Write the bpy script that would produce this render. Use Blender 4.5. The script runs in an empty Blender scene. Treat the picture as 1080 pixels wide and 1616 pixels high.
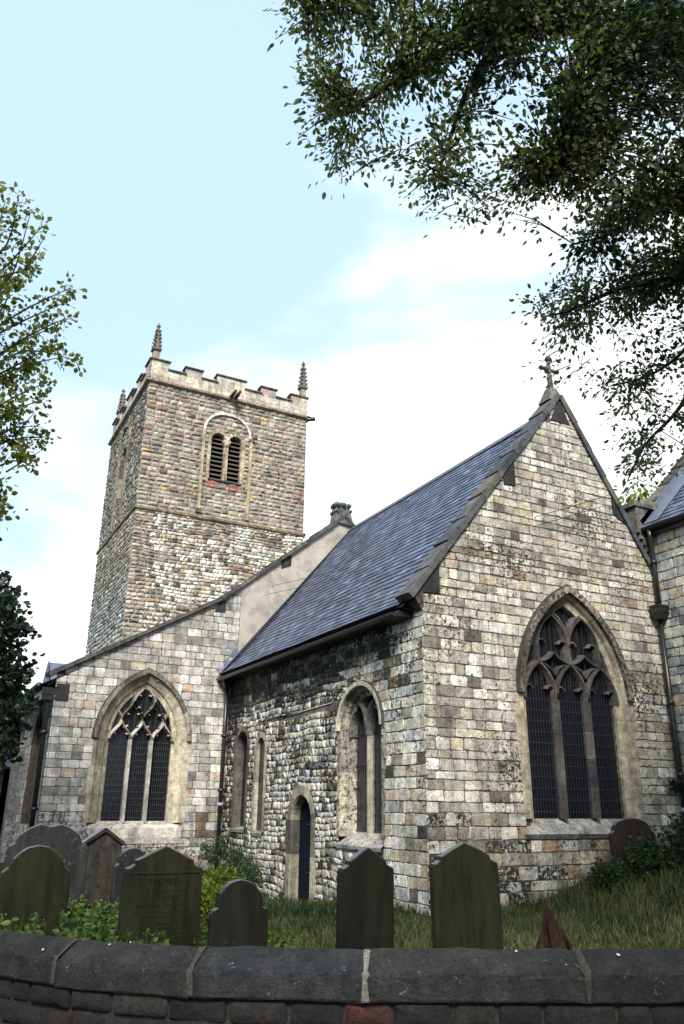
import bpy, math, random, bmesh
from mathutils import Vector, Matrix, noise
R_=math.radians
S=bpy.context.scene
COL=S.collection
# ------------------------------------------------------------------ camera
RT=Vector((0.88471487,-0.46601839,0.01031772)); UP=Vector((-0.17012629,-0.302211,0.93793686)); FW=Vector((0.43397769,0.83156201,0.34665255))
CAM=Vector((-7.714,-11.642,1.585)); FPX=1248.0
cd=bpy.data.cameras.new('camera'); cam=bpy.data.objects.new('camera',cd); COL.objects.link(cam)
cam.matrix_world=Matrix(((RT.x,UP.x,-FW.x,CAM.x),(RT.y,UP.y,-FW.y,CAM.y),(RT.z,UP.z,-FW.z,CAM.z),(0,0,0,1)))
cd.sensor_fit='VERTICAL'; cd.sensor_height=36.0; cd.lens=FPX/1616*36; cd.clip_end=3000; cd.clip_start=.05
S.camera=cam
def at(px,py,d): return CAM+(FW+RT*((px-540)/FPX)+UP*((808-py)/FPX))*d
# ------------------------------------------------------------------ world
S.view_settings.view_transform='Standard'; S.view_settings.look='None'; S.view_settings.gamma=1; S.view_settings.use_curve_mapping=False
S.view_settings.exposure=1.5
SUNV=Vector((-.36,-.64,.68)).normalized()
SUN_EL=math.asin(SUNV.z); SUN_ROT=math.atan2(SUNV.x,SUNV.y)
W=bpy.data.worlds.new('World'); S.world=W; W.use_nodes=True
nt=W.node_tree; nt.nodes.clear()
def N(t,ty,**k):
    n=t.nodes.new(ty)
    for a,b in k.items(): setattr(n,a,b)
    return n
out=N(nt,'ShaderNodeOutputWorld'); bg=N(nt,'ShaderNodeBackground'); bg.inputs[1].default_value=.095
sky=N(nt,'ShaderNodeTexSky'); sky.sky_type='NISHITA'; sky.sun_disc=False; sky.sun_elevation=SUN_EL; sky.sun_rotation=SUN_ROT; sky.altitude=30; sky.air_density=1.0; sky.dust_density=1.0; sky.ozone_density=1.0
tc=N(nt,'ShaderNodeTexCoord'); mp=N(nt,'ShaderNodeMapping'); mp.inputs['Scale'].default_value=(1,1,2.6); mp.inputs['Rotation'].default_value=(0,0,.5)
nz=N(nt,'ShaderNodeTexNoise'); nz.inputs['Scale'].default_value=2.3; nz.inputs['Detail'].default_value=8; nz.inputs['Roughness'].default_value=.52; nz.inputs['Distortion'].default_value=.6
L=nt.links.new
L(tc.outputs['Generated'],mp.inputs[0]); L(mp.outputs[0],nz.inputs[0])
# cloud bank: denser low down and towards the north-east
dt=N(nt,'ShaderNodeVectorMath',operation='DOT_PRODUCT'); dt.inputs[1].default_value=(.88,.26,-.95); L(tc.outputs['Generated'],dt.inputs[0])
ad=N(nt,'ShaderNodeMath',operation='MULTIPLY_ADD'); L(dt.outputs['Value'],ad.inputs[0]); ad.inputs[1].default_value=.75; L(nz.outputs[0],ad.inputs[2])
rp=N(nt,'ShaderNodeValToRGB'); rp.color_ramp.elements[0].position=.39; rp.color_ramp.elements[0].color=(.0,.0,.0,1); rp.color_ramp.elements[1].position=.70; rp.color_ramp.elements[1].color=(1,1,1,1); rp.color_ramp.interpolation='EASE'
L(ad.outputs[0],rp.inputs[0])
veil=N(nt,'ShaderNodeMix',data_type='RGBA'); veil.inputs[0].default_value=.86; veil.inputs[7].default_value=(2.72,3.75,4.75,1)
L(sky.outputs[0],veil.inputs[6])
cl=N(nt,'ShaderNodeMix',data_type='RGBA'); cl.inputs[7].default_value=(5.2,5.3,5.4,1)
L(rp.outputs[0],cl.inputs[0]); L(veil.outputs[2],cl.inputs[6]); L(cl.outputs[2],bg.inputs[0]); L(bg.outputs[0],out.inputs[0])
sd=bpy.data.lights.new('sun','SUN'); sd.energy=2.5; sd.angle=R_(18); sd.color=(1,.975,.94)
so=bpy.data.objects.new('sun',sd); COL.objects.link(so); so.rotation_euler=SUNV.to_track_quat('Z','Y').to_euler(); so.location=(-30,10,40)
S.cycles.max_bounces=6; S.cycles.transparent_max_bounces=8
# ------------------------------------------------------------------ helpers
def lin(c):
    f=lambda v:(v/255/12.92) if v/255<=.04045 else ((v/255+.055)/1.055)**2.4
    return (f(c[0]),f(c[1]),f(c[2]))
def vc(c,a,b):
    f=rng.uniform(a,b); return (c[0]*f,c[1]*f,c[2]*f)
def lerp(a,b,t): return a+(b-a)*t
class MB:
    def __init__(s): s.v=[]; s.f=[]; s.c=[]; s.m=[]; s.sm=[]
    def add(s,vs,fs,col=(.5,.5,.5),soot=0,mi=0,smooth=False):
        b=len(s.v); s.v.extend([tuple(p) for p in vs]); s.c.extend([(col[0],col[1],col[2],soot)]*len(vs))
        for f in fs: s.f.append(tuple(i+b for i in f)); s.m.append(mi); s.sm.append(smooth)
    def box(s,lo,hi,col=(.5,.5,.5),soot=0,mi=0,fr=None):
        x0,y0,z0=lo;x1,y1,z1=hi
        vs=[(x0,y0,z0),(x1,y0,z0),(x1,y1,z0),(x0,y1,z0),(x0,y0,z1),(x1,y0,z1),(x1,y1,z1),(x0,y1,z1)]
        if fr: vs=[fr(*p) for p in vs]
        s.add(vs,[(0,3,2,1),(4,5,6,7),(0,1,5,4),(1,2,6,5),(2,3,7,6),(3,0,4,7)],col,soot,mi)
    def tube(s,pts,rad,n=8,col=(.5,.5,.5),mi=0,cap=True,soot=0):
        pts=[Vector(p) for p in pts]; rs=rad if isinstance(rad,(list,tuple)) else [rad]*len(pts)
        vs=[];fs=[]; ref=None
        for i,p in enumerate(pts):
            t=(pts[min(i+1,len(pts)-1)]-pts[max(i-1,0)]).normalized()
            if ref is None: ref=t.orthogonal().normalized()
            a=(ref-t*ref.dot(t))
            if a.length<1e-4: a=t.orthogonal()
            a.normalize(); ref=a; b=t.cross(a)
            for k in range(n): an=2*math.pi*k/n; vs.append(p+(a*math.cos(an)+b*math.sin(an))*rs[i])
        for i in range(len(pts)-1):
            for k in range(n): fs.append((i*n+k,i*n+(k+1)%n,(i+1)*n+(k+1)%n,(i+1)*n+k))
        if cap: fs.append(tuple(reversed(range(n)))); fs.append(tuple(range((len(pts)-1)*n,len(pts)*n)))
        s.add(vs,fs,col,soot,mi,True)
    def build(s,name,mats,parent=None,shift=None):
        me=bpy.data.meshes.new(name); me.from_pydata(s.v,[],s.f)
        if not isinstance(mats,(list,tuple)): mats=[mats]
        for m in mats: me.materials.append(m)
        me.polygons.foreach_set('material_index',s.m); me.polygons.foreach_set('use_smooth',s.sm)
        a=me.color_attributes.new('Col','FLOAT_COLOR','POINT'); fl=[x for c in s.c for x in c]; a.data.foreach_set('color',fl)
        me.update()
        o=bpy.data.objects.new(name,me); COL.objects.link(o)
        if parent: o.parent=parent
        if shift: o.location=shift
        return o
def tag(o,label=None,cat=None,group=None,kind=None):
    if label: o['label']=label
    if cat: o['category']=cat
    if group: o['group']=group
    if kind: o['kind']=kind
    return o
def empty(name,loc=(0,0,0),rz=0):
    o=bpy.data.objects.new(name,None); COL.objects.link(o); o.location=loc; o.rotation_euler=(0,0,rz); o.empty_display_size=.3; return o
# ------------------------------------------------------------------ materials
def mat(name,rough=.85,spec=.3):
    m=bpy.data.materials.new(name); m.use_nodes=True; t=m.node_tree; b=t.nodes['Principled BSDF']
    b.inputs['Roughness'].default_value=rough; b.inputs['Specular IOR Level'].default_value=spec
    return m,t,b
def noise_n(t,scale,detail=5,rough=.6,vec=None,dist=0):
    n=N(t,'ShaderNodeTexNoise'); n.inputs['Scale'].default_value=scale; n.inputs['Detail'].default_value=detail; n.inputs['Roughness'].default_value=rough; n.inputs['Distortion'].default_value=dist
    if vec is None:
        g=N(t,'ShaderNodeNewGeometry'); vec=g.outputs['Position']
    t.links.new(vec,n.inputs['Vector']); return n.outputs[0]
def ramp(t,src,stops):
    r=N(t,'ShaderNodeValToRGB'); e=r.color_ramp.elements
    while len(e)<len(stops): e.new(.5)
    for i,(p,c) in enumerate(stops):
        e[i].position=p; e[i].color=(c,c,c,1) if not isinstance(c,tuple) else (*c,1)
    t.links.new(src,r.inputs[0]); return r.outputs[0]
def mix(t,fac,a,b,mode='MIX'):
    m=N(t,'ShaderNodeMix',data_type='RGBA',blend_type=mode)
    for i,v in ((0,fac),(6,a),(7,b)):
        if hasattr(v,'is_linked') or hasattr(v,'links'): t.links.new(v,m.inputs[i])
        elif isinstance(v,(int,float)): m.inputs[i].default_value=v
        else: m.inputs[i].default_value=(*v,1)
    return m.outputs[2]
def bump(t,b,src,st,dist=.02):
    n=N(t,'ShaderNodeBump'); n.inputs['Strength'].default_value=st; n.inputs['Distance'].default_value=dist; t.links.new(src,n.inputs['Height'])
    t.links.new(n.outputs[0],b.inputs['Normal'])
def math_n(t,op,a,b=None):
    m=N(t,'ShaderNodeMath',operation=op)
    for i,v in ((0,a),(1,b)):
        if v is None: continue
        if isinstance(v,(int,float)): m.inputs[i].default_value=v
        else: t.links.new(v,m.inputs[i])
    return m.outputs[0]
def stone_mat(name,crust=(.022,.020,.019),bs=.55,fine=1.0,rough=.9):
    m,t,b=mat(name,rough,.25)
    at_=N(t,'ShaderNodeAttribute'); at_.attribute_name='Col'
    n1=noise_n(t,7*fine,6,.65); n2=noise_n(t,38*fine,5,.7); n3=noise_n(t,13*fine,8,.78,dist=.4)
    c=mix(t,1.0,at_.outputs['Color'],ramp(t,n1,[(.28,.52),(.72,1.42)]),'MULTIPLY')
    c=mix(t,1.0,c,ramp(t,n2,[(.32,.58),(.62,1.18)]),'MULTIPLY')
    n4=noise_n(t,1.5,6,.7); c=mix(t,1.0,c,ramp(t,n4,[(.32,.60),(.58,1.14)]),'MULTIPLY')
    gg=N(t,'ShaderNodeNewGeometry'); mpp=N(t,'ShaderNodeMapping'); mpp.inputs['Scale'].default_value=(3.2,3.2,.32); t.links.new(gg.outputs['Position'],mpp.inputs[0]); n6=noise_n(t,1.6,6,.62,mpp.outputs[0]); c=mix(t,1.0,c,ramp(t,n6,[(.34,.60),(.52,1.06)]),'MULTIPLY')
    n5=noise_n(t,70,3,.6); c=mix(t,1.0,c,ramp(t,n5,[(.30,.38),(.45,1.0)]),'MULTIPLY')
    # black crust: alpha of Col says how likely
    th=math_n(t,'MULTIPLY_ADD',at_.outputs['Alpha'],.42); th.node.inputs[2].default_value=-.755
    s=math_n(t,'ADD',n3,th)
    msk=ramp(t,s,[(.0,0.0),(.045,1.0)])
    c=mix(t,msk,c,crust)
    t.links.new(c,b.inputs['Base Color'])
    h=math_n(t,'ADD',n2,math_n(t,'MULTIPLY',n3,1.2))
    bump(t,b,h,bs,.03)
    return m
M={}
M['stone']=stone_mat('stone')
M['rubble']=stone_mat('rubble stone',bs=.8)
m,t,b=mat('mortar',.95,.1); n1=noise_n(t,22,6,.7); n2=noise_n(t,2.2,5,.6)
c=mix(t,ramp(t,n1,[(.3,0.),(.7,1.)]),(.085,.08,.07),(.20,.187,.165)); c=mix(t,ramp(t,n2,[(.42,0.),(.60,.8)]),c,(.045,.042,.038)); t.links.new(c,b.inputs[0]); bump(t,b,n1,.7,.02); M['mortar']=m
m,t,b=mat('dark mortar',.95,.1); n1=noise_n(t,22,6,.7); t.links.new(mix(t,ramp(t,n1,[(.35,0.),(.75,1.)]),(.010,.009,.008),(.045,.040,.032)),b.inputs[0]); bump(t,b,n1,.7,.02); M['dkmortar']=m
m,t,b=mat('tower mortar',.95,.1); n1=noise_n(t,22,6,.7); n2=noise_n(t,1.7,5,.6)
c=mix(t,ramp(t,n1,[(.3,0.),(.7,1.)]),(.20,.18,.15),(.40,.37,.31)); c=mix(t,ramp(t,n2,[(.45,0.),(.62,.7)]),c,(.09,.08,.066)); t.links.new(c,b.inputs[0]); bump(t,b,n1,.7,.02); M['tmortar']=m
m,t,b=mat('slate',.42,.5); a_=N(t,'ShaderNodeAttribute'); a_.attribute_name='Col'; n1=noise_n(t,9,6,.7); n2=noise_n(t,60,4,.6)
c=mix(t,1.,a_.outputs[0],ramp(t,n1,[(.3,.65),(.7,1.35)]),'MULTIPLY'); lich=noise_n(t,3.1,8,.8); c=mix(t,ramp(t,lich,[(.62,0.),(.72,.4)]),c,(.16,.155,.12)); t.links.new(c,b.inputs[0]); bump(t,b,n2,.25,.01); t.links.new(ramp(t,n1,[(.3,.36),(.7,.6)]),b.inputs['Roughness']); M['slate']=m
m,t,b=mat('lead',.5,.5); n1=noise_n(t,6,5,.6); t.links.new(mix(t,n1,(.055,.065,.085),(.15,.175,.22)),b.inputs[0]); bump(t,b,n1,.3,.02); M['lead']=m
m,t,b=mat('black iron',.35,.5); n1=noise_n(t,30,4,.6); t.links.new(mix(t,ramp(t,n1,[(.4,0.),(.8,1.)]),(.010,.010,.011),(.035,.03,.027)),b.inputs[0]); M['iron']=m
m,t,b=mat('pale paint band',.8,.1); b.inputs[0].default_value=(.30,.30,.30,1); M['band']=m
m,t,b=mat('leaded glass',.12,.5); n1=noise_n(t,14,3,.5); t.links.new(mix(t,n1,(.004,.004,.006),(.012,.013,.018)),b.inputs[0]); bump(t,b,n1,.3,.01); M['glass']=m
m,t,b=mat('wire guard',.55,.4); b.inputs[0].default_value=(.045,.045,.052,1); M['wire']=m
m,t,b=mat('wire dark guard',.6,.4); b.inputs[0].default_value=(.020,.020,.026,1); M['wire2']=m
m,t,b=mat('render plaster',.92,.15); n1=noise_n(t,1.1,7,.6); n2=noise_n(t,45,4,.6); n3=noise_n(t,3.4,7,.7)
c=mix(t,ramp(t,n1,[(.35,0.),(.65,1.)]),(.30,.26,.21),(.43,.38,.315)); c=mix(t,ramp(t,n3,[(.48,0.),(.66,.6)]),c,(.17,.155,.14)); t.links.new(c,b.inputs[0]); bump(t,b,n2,.25,.01); M['plaster']=m
m,t,b=mat('dark door boards',.9,.05); w=N(t,'ShaderNodeTexWave'); w.wave_type='BANDS'; w.bands_direction='Y'; w.inputs['Scale'].default_value=2.4; g=N(t,'ShaderNodeNewGeometry'); t.links.new(g.outputs['Position'],w.inputs[0]); t.links.new(mix(t,ramp(t,w.outputs['Fac'],[(.02,0.),(.12,1.)]),(.002,.002,.003),(.008,.010,.016)),b.inputs[0]); bump(t,b,w.outputs['Fac'],.4,.01); M['door']=m
m,t,b=mat('louvre wood',.8,.2); n1=noise_n(t,16,5,.6); t.links.new(mix(t,n1,(.05,.042,.038),(.15,.125,.11)),b.inputs[0]); M['louvre']=m
m,t,b=mat('void',.95,.0); b.inputs[0].default_value=(.006,.006,.007,1); M['void']=m
def grave(name,base,alt,lich,lf):
    m,t,b=mat(name,.88,.25); a_=N(t,'ShaderNodeNewGeometry'); mp=N(t,'ShaderNodeMapping'); mp.inputs['Scale'].default_value=(4,4,.7); t.links.new(a_.outputs['Position'],mp.inputs[0])
    n1=noise_n(t,2.2,7,.7,mp.outputs[0]); n2=noise_n(t,60,5,.7); n3=noise_n(t,9,8,.75)
    c=mix(t,ramp(t,n1,[(.35,0.),(.65,1.)]),base,alt); c=mix(t,ramp(t,n3,[(lf,0.),(lf+.08,.85)]),c,lich)
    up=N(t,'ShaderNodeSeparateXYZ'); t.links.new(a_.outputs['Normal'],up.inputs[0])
    c=mix(t,ramp(t,up.outputs[2],[(.45,0.),(.85,.5)]),c,(.26,.27,.28))   # sky light on up-facing tops, painted in as paler stone
    t.links.new(c,b.inputs[0]); bump(t,b,math_n(t,'ADD',n2,n3),.5,.012); return m
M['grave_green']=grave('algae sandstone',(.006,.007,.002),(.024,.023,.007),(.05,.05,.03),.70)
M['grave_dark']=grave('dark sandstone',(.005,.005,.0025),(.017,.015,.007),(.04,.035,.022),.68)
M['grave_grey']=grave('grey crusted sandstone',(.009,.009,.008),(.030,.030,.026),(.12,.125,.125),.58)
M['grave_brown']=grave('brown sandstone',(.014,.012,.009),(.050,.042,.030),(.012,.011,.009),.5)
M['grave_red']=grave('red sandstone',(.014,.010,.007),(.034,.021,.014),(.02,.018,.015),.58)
m,t,b=mat('engraving',.95,.1); b.inputs[0].default_value=(.008,.008,.004,1); M['engrave']=m
def leaf(name,dark,light,tr=.35):
    m,t,b=mat(name,.5,.35); a_=N(t,'ShaderNodeAttribute'); a_.attribute_name='Col'
    c=mix(t,a_.outputs['Alpha'],dark,light); t.links.new(c,b.inputs[0])
    tl=N(t,'ShaderNodeBsdfTranslucent'); c2=mix(t,1.,c,(1.6,1.9,.7),'MULTIPLY'); t.links.new(c2,tl.inputs[0])
    ms=N(t,'ShaderNodeMixShader'); ms.inputs[0].default_value=tr; t.links.new(b.outputs[0],ms.inputs[1]); t.links.new(tl.outputs[0],ms.inputs[2])
    t.links.new(ms.outputs[0],t.nodes['Material Output'].inputs[0]); return m
M['leaf_a']=leaf('dark glossy leaf',(.038,.050,.018),(.20,.20,.085),.40)
M['leaf_b']=leaf('olive leaf',(.04,.055,.010),(.17,.16,.028),.42)
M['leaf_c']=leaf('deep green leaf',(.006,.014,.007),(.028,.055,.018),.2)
M['leaf_y']=leaf('yellow green leaf',(.04,.07,.008),(.17,.20,.02),.4)
M['weed']=leaf('weed leaf',(.02,.045,.008),(.10,.15,.025),.3)
M['bramble']=leaf('bramble leaf',(.010,.022,.007),(.045,.085,.022),.25)
M['grass']=leaf('grass blade',(.014,.030,.006),(.150,.150,.052),.28)
def bark(name,a,b2):
    m,t,b=mat(name,.9,.2); g=N(t,'ShaderNodeNewGeometry'); mp=N(t,'ShaderNodeMapping'); mp.inputs['Scale'].default_value=(6,6,1.4); t.links.new(g.outputs['Position'],mp.inputs[0]); n1=noise_n(t,3,7,.7,mp.outputs[0]); t.links.new(mix(t,ramp(t,n1,[(.3,0.),(.7,1.)]),a,b2),b.inputs[0]); bump(t,b,n1,.9,.03); return m
M['bark']=bark('bark',(.02,.016,.012),(.07,.058,.045)); M['rot']=bark('rotten wood',(.006,.003,.002),(.055,.027,.016))
m,t,b=mat('churchyard soil',.95,.1); n1=noise_n(t,1.2,8,.65); n2=noise_n(t,30,6,.7)
c=mix(t,ramp(t,n1,[(.35,0.),(.65,1.)]),(.010,.018,.006),(.040,.040,.018)); c=mix(t,1.,c,ramp(t,n2,[(.3,.5),(.7,1.4)]),'MULTIPLY'); t.links.new(c,b.inputs[0]); bump(t,b,n2,.8,.05); M['soil']=m  # soil colour lowered to carry the foreground shade
m,t,b=mat('paving',.9,.2); n1=noise_n(t,4,8,.7); t.links.new(mix(t,n1,(.05,.05,.05),(.16,.155,.15)),b.inputs[0]); M['pave']=m
M['wallstone']=stone_mat('coping stone',crust=(.13,.135,.14),bs=.8,fine=1.6)
M['wallbrick']=stone_mat('old brick',crust=(.012,.011,.010),bs=.6,fine=1.5)
# ------------------------------------------------------------------ arch maths
class Arch:
    """opening: centre u, half width a, springing zs, rise h, foot zb"""
    def __init__(s,uc,a,zs,h,zb): s.uc,s.a,s.zs,s.h,s.zb=uc,a,zs,h,zb; s.r=(a*a+h*h)/(2*a)
    def half(s,z):
        if z<s.zb or z>s.zs+s.h: return None
        if z<=s.zs: return s.a
        return max(0,math.sqrt(max(0,s.r**2-(z-s.zs)**2))-(s.r-s.a))
    def grow(s,da,dh=None,db=0): return Arch(s.uc,s.a+da,s.zs,s.h+(da*1.15 if dh is None else dh),s.zb-db)
    def path(s,nj=6,na=14,foot=True):
        P=[]
        th=math.acos(max(-1,min(1,(s.r-s.a)/s.r)))
        if foot:
            for i in range(nj): P.append((-s.a,lerp(s.zb,s.zs,i/nj)))
        for i in range(na+1):
            an=th*i/na; P.append((-(s.r*math.cos(an)-(s.r-s.a)),s.zs+s.r*math.sin(an)))
        Q=[(-u,z) for u,z in reversed(P[:-1])]
        return [(s.uc+u,z) for u,z in P+Q]
def fillarch(mb,A,fr,d,col=(.1,.1,.1),mi=0,dz=.08):
    z=A.zb; zs=[]
    while z<A.zs+A.h-.001: zs.append(z); z+=dz
    zs.append(A.zs+A.h-.0005)
    for a,b in zip(zs,zs[1:]):
        ha,hb=A.half(a),A.half(b)
        mb.add([fr(A.uc-ha,a,d),fr(A.uc+ha,a,d),fr(A.uc+hb,b,d),fr(A.uc-hb,b,d)],[(0,1,2,3)],col,0,mi)
def sweep(mb,A,fr,prof,rng,pal,nj=6,na=12,block=2,foot=True,jit=0,gap=.0,soot=0,mi=0,col0=None):
    """prof: list of (da,dh,d). splits the run in blocks with own colours"""
    paths=[A.grow(p[0],p[1]).path(nj,na,foot) for p in prof]
    n=len(paths[0]); i=0; k=0
    while i<n-1:
        j=min(n-1,i+block+(rng.random()<.35)); col=rng.choice(pal); f=rng.uniform(.85,1.12); col=tuple(x*f for x in col)
        e=rng.uniform(0,jit) if (k%2) else rng.uniform(0,jit*.35)
        rows=[]
        for q,(pth,p) in enumerate(zip(paths,prof)):
            rr=[]
            for s_ in range(i,j+1):
                u,z=pth[s_]
                if q==0 and e: 
                    cu=A.uc; 
                    if z<=A.zs+.02: u+= e if u>cu else -e
                    else:
                        v=Vector((u-cu,z-A.zs)).normalized()*e*.2; u+=v.x; z+=v.y
                if gap and (s_==i or s_==j):
                    o=pth[s_+1] if s_==i else pth[s_-1]; dv=Vector((o[0]-pth[s_][0],o[1]-pth[s_][1])); dv.normalize(); u+=dv.x*gap; z+=dv.y*gap
                rr.append(fr(u,z,p[2]))
            rows.append(rr)
        w=j-i+1; vs=[v for r in rows for v in r]; fs=[]
        for a in range(len(rows)-1):
            for b_ in range(w-1): fs.append((a*w+b_,a*w+b_+1,(a+1)*w+b_+1,(a+1)*w+b_))
        mb.add(vs,fs,col,soot if not callable(soot) else soot(A.zs),mi); i=j; k+=1
    if gap:
        pb=[A.grow(p[0]+.006,p[1]+.006).path(nj,na,foot) for p in prof]; vs=[fr(u,z,p[2]-.006) for q,p in zip(pb,prof) for u,z in q]
        mb.add(vs,[(a*n+b_,a*n+b_+1,(a+1)*n+b_+1,(a+1)*n+b_) for a in range(len(prof)-1) for b_ in range(n-1)],(.05,.045,.04),0,mi)
def bar(mb,pts,fr,w,df,dbk,col,soot=0,mi=0):
    """moulded stone bar along points in the wall plane"""
    n=len(pts); prof=[(-.5,dbk),(-.5,lerp(dbk,df,.45)),(-.17,df),(.17,df),(.5,lerp(dbk,df,.45)),(.5,dbk)]
    vs=[];fs=[];m_=len(prof)
    for i,p in enumerate(pts):
        a=pts[max(0,i-1)];b=pts[min(n-1,i+1)]; t=Vector((b[0]-a[0],b[1]-a[1]))
        if t.length<1e-6: t=Vector((0,1))
        t.normalize(); nn=(-t.y,t.x)
        for q,d in prof: vs.append(fr(p[0]-nn[0]*w*q,p[1]-nn[1]*w*q,d))
    for i in range(n-1):
        for k in range(m_-1): fs.append((i*m_+k,(i+1)*m_+k,(i+1)*m_+k+1,i*m_+k+1))
    mb.add(vs,fs,col,soot,mi)
# ------------------------------------------------------------------ masonry
def stone(mb,fr,u0,u1,z0,z1,g,h,jit,col,soot,clampf=None,bulge=.3,rnd=random,bev=.014,tilt=0,mi=0,warp=None,npc=3):
    w=u1-u0-2*g; hh=z1-z0-2*g
    if w<.02 or hh<.02: return
    cu,cz=(u0+u1)/2,(z0+z1)/2; c=min(w,hh)*rnd.uniform(.10,.22)
    P=[]
    for sx,sz,a0 in ((1,1,0),(-1,1,90),(-1,-1,180),(1,-1,270)):
        for k in range(npc):
            an=R_(a0+90*k/(npc-1) if npc>1 else a0+45); 
            P.append([sx*(w/2-c)+c*math.cos(an)+rnd.uniform(-jit,jit),sz*(hh/2-c)+c*math.sin(an)+rnd.uniform(-jit,jit)])
    if tilt:
        ca,sa=math.cos(tilt),math.sin(tilt); P=[[x*ca-y*sa,x*sa+y*ca] for x,y in P]
    n=len(P); A=[];B=[]
    sc=1-2*bev/max(w,.03); sd=1-2*bev/max(hh,.03); sc=max(sc,.55); sd=max(sd,.5)
    for x,y in P:
        u,z=cu+x,cz+y; u2,z2=cu+x*sc,cz+y*sd
        if clampf: u=clampf(u,z); u2=clampf(u2,z2)
        if warp: z+=warp(u,z); z2+=warp(u2,z2)
        A.append(fr(u,z,-.004)); B.append(fr(u2,z2,h+rnd.uniform(-.25,.25)*h))
    uc=cu if not clampf else clampf(cu,cz); zc=cz+(warp(uc,cz) if warp else 0)
    vs=A+B+[fr(uc,zc,h*(1+bulge))]
    fs=[(i,(i+1)%n,n+(i+1)%n,n+i) for i in range(n)]+[(n+i,n+(i+1)%n,2*n) for i in range(n)]
    mb.add(vs,fs,col,soot,mi,bulge>.2)
def masonry(mb,fr,z0,z1,rowh,segs,style,rng,stone_mi=0,warp=None):
    z=z0; row=0
    while z<z1-.02:
        h=rowh(z,rng); zt=min(z+h,z1); 
        if z1-zt<.05: zt=z1
        zm=(z+zt)/2; sm=segs(zm)
        sa,sb=segs(z+.004),segs(zt-.004)
        for k,(l,r) in enumerate(sm):
            if r-l<.04: continue
            if len(sa)==len(sm)==len(sb):
                la,ra=sa[k]; lb,rb=sb[k]
                def clampf(u,zz,la=la,ra=ra,lb=lb,rb=rb,z=z,zt=zt):
                    t=max(0,min(1,(zz-z)/(zt-z))); return max(lerp(la,lb,t),min(lerp(ra,rb,t),u))
                l0=min(la,lb); r0=max(ra,rb)
            else:
                def clampf(u,zz,l=l,r=r): return max(l,min(r,u))
                l0,r0=l,r
            u=l0
            while u<r0-.01:
                st=style(u,zm,rng); w=st['w']*rng.uniform(.65,1.45)
                if 'wmax' in st: w=min(w,st['wmax'])
                if r0-(u+w)<st['w']*.45: w=r0-u
                stone(mb,fr,u,u+w,z,zt,st.get('g',.006),st['h']*rng.uniform(.6,1.35),st.get('j',.005),st['col'],st['soot'],clampf,st.get('bulge',.3),rng,st.get('bev',.014),st.get('tilt',0),stone_mi,warp,st.get('npc',3))
                u+=w
        z=zt; row+=1
def backing(mb,fr,z0,z1,segs,mi=1,dz=.05,col=(.2,.2,.2)):
    z=z0
    while z<z1-1e-4:
        zt=min(z+dz,z1); a,b=segs(z+.0005),segs(zt-.0005)
        if len(a)!=len(b): a=b=segs((z+zt)/2)
        for (l,r),(l2,r2) in zip(a,b):
            if r-l>.001 or r2-l2>.001: mb.add([fr(l,z,0),fr(r,z,0),fr(r2,zt,0),fr(l2,zt,0)],[(0,1,2,3)],col,0,mi)
        z=zt
def cut(lo,hi,ops,z):
    I=[(lo,hi)]
    for A in ops:
        h=A.half(z)
        if h is None: continue
        a,b=A.uc-h,A.uc+h; J=[]
        for l,r in I:
            if b<=l or a>=r: J.append((l,r)); continue
            if a>l: J.append((l,a))
            if b<r: J.append((b,r))
        I=J
    return I
def pick(rng,pal):
    t=rng.random()*sum(w for w,_ in pal)
    for w,c in pal:
        t-=w
        if t<=0: break
    f=rng.uniform(.86,1.12); c=lin(c); return (c[0]*f,c[1]*f*rng.uniform(.97,1.03),c[2]*f*rng.uniform(.94,1.06))
def vnoise(u,z,s,o=0): return noise.noise(Vector((u*s+o,z*s,o*1.7)))
# plane frames (u, z, d outward)
frE=lambda u,z,d:(u,-d,z)                       # chancel east wall, Y=0
frS=lambda u,z,d:(-d,u,z)                       # chancel south wall, X=0 (u = Y)
YN=9.8; frN=lambda u,z,d:(u,YN-d,z)
XA=-4.63; frA=lambda u,z,d:(XA-d,u,z)
YT=17.9; XT0,XT1=-1.42,5.80; YT1=25.0
frTE=lambda u,z,d:(u,YT-d,z)
frTS=lambda u,z,d:(XT0-d,u,z)
XR=6.05; frR=lambda u,z,d:(XR-d,u,z)
def mir(f):   # frames whose u runs the other way keep correct normals by two-sided shading
    return f
church=empty('stone_church',(0,0,0)); tag(church,'old stone parish church with square battlemented tower and slate roofed chancel behind the graves','church')
def part(mb,name,mats,parent=church,label=None):
    o=mb.build(name,mats,parent)
    if label: o['label']=label
    return o
rng=random.Random(7)
PE=[(28,(194,185,166)),(24,(180,172,155)),(16,(210,202,184)),(12,(166,157,141)),(9,(188,173,146)),(1,(160,138,112)),(5,(146,138,124)),(2,(112,103,91)),(5,(218,212,198))]
PS=[(36,(218,212,196)),(22,(196,189,174)),(10,(186,186,182)),(12,(188,173,146)),(8,(154,147,134)),(1,(150,118,86)),(5,(104,98,90)),(3,(74,70,66))]
PN=[(26,(182,175,164)),(22,(168,162,152)),(16,(198,191,178)),(10,(152,147,138)),(9,(186,171,150)),(4,(126,120,112)),(2,(178,150,124)),(8,(210,203,190))]
PT=[(24,(178,165,142)),(20,(168,155,136)),(12,(174,153,136)),(5,(158,128,114)),(12,(160,149,136)),(14,(152,143,128)),(6,(194,182,156)),(6,(124,114,100)),(2,(186,150,106)),(2,(128,96,88))]
PTL=[(50,(232,227,212)),(20,(208,200,180)),(12,(178,165,140)),(10,(132,120,100)),(5,(96,88,78)),(8,(190,168,124))]
PJ=[lin(c) for c in ((180,166,140),(190,178,152),(170,157,134),(152,141,122))]
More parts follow.
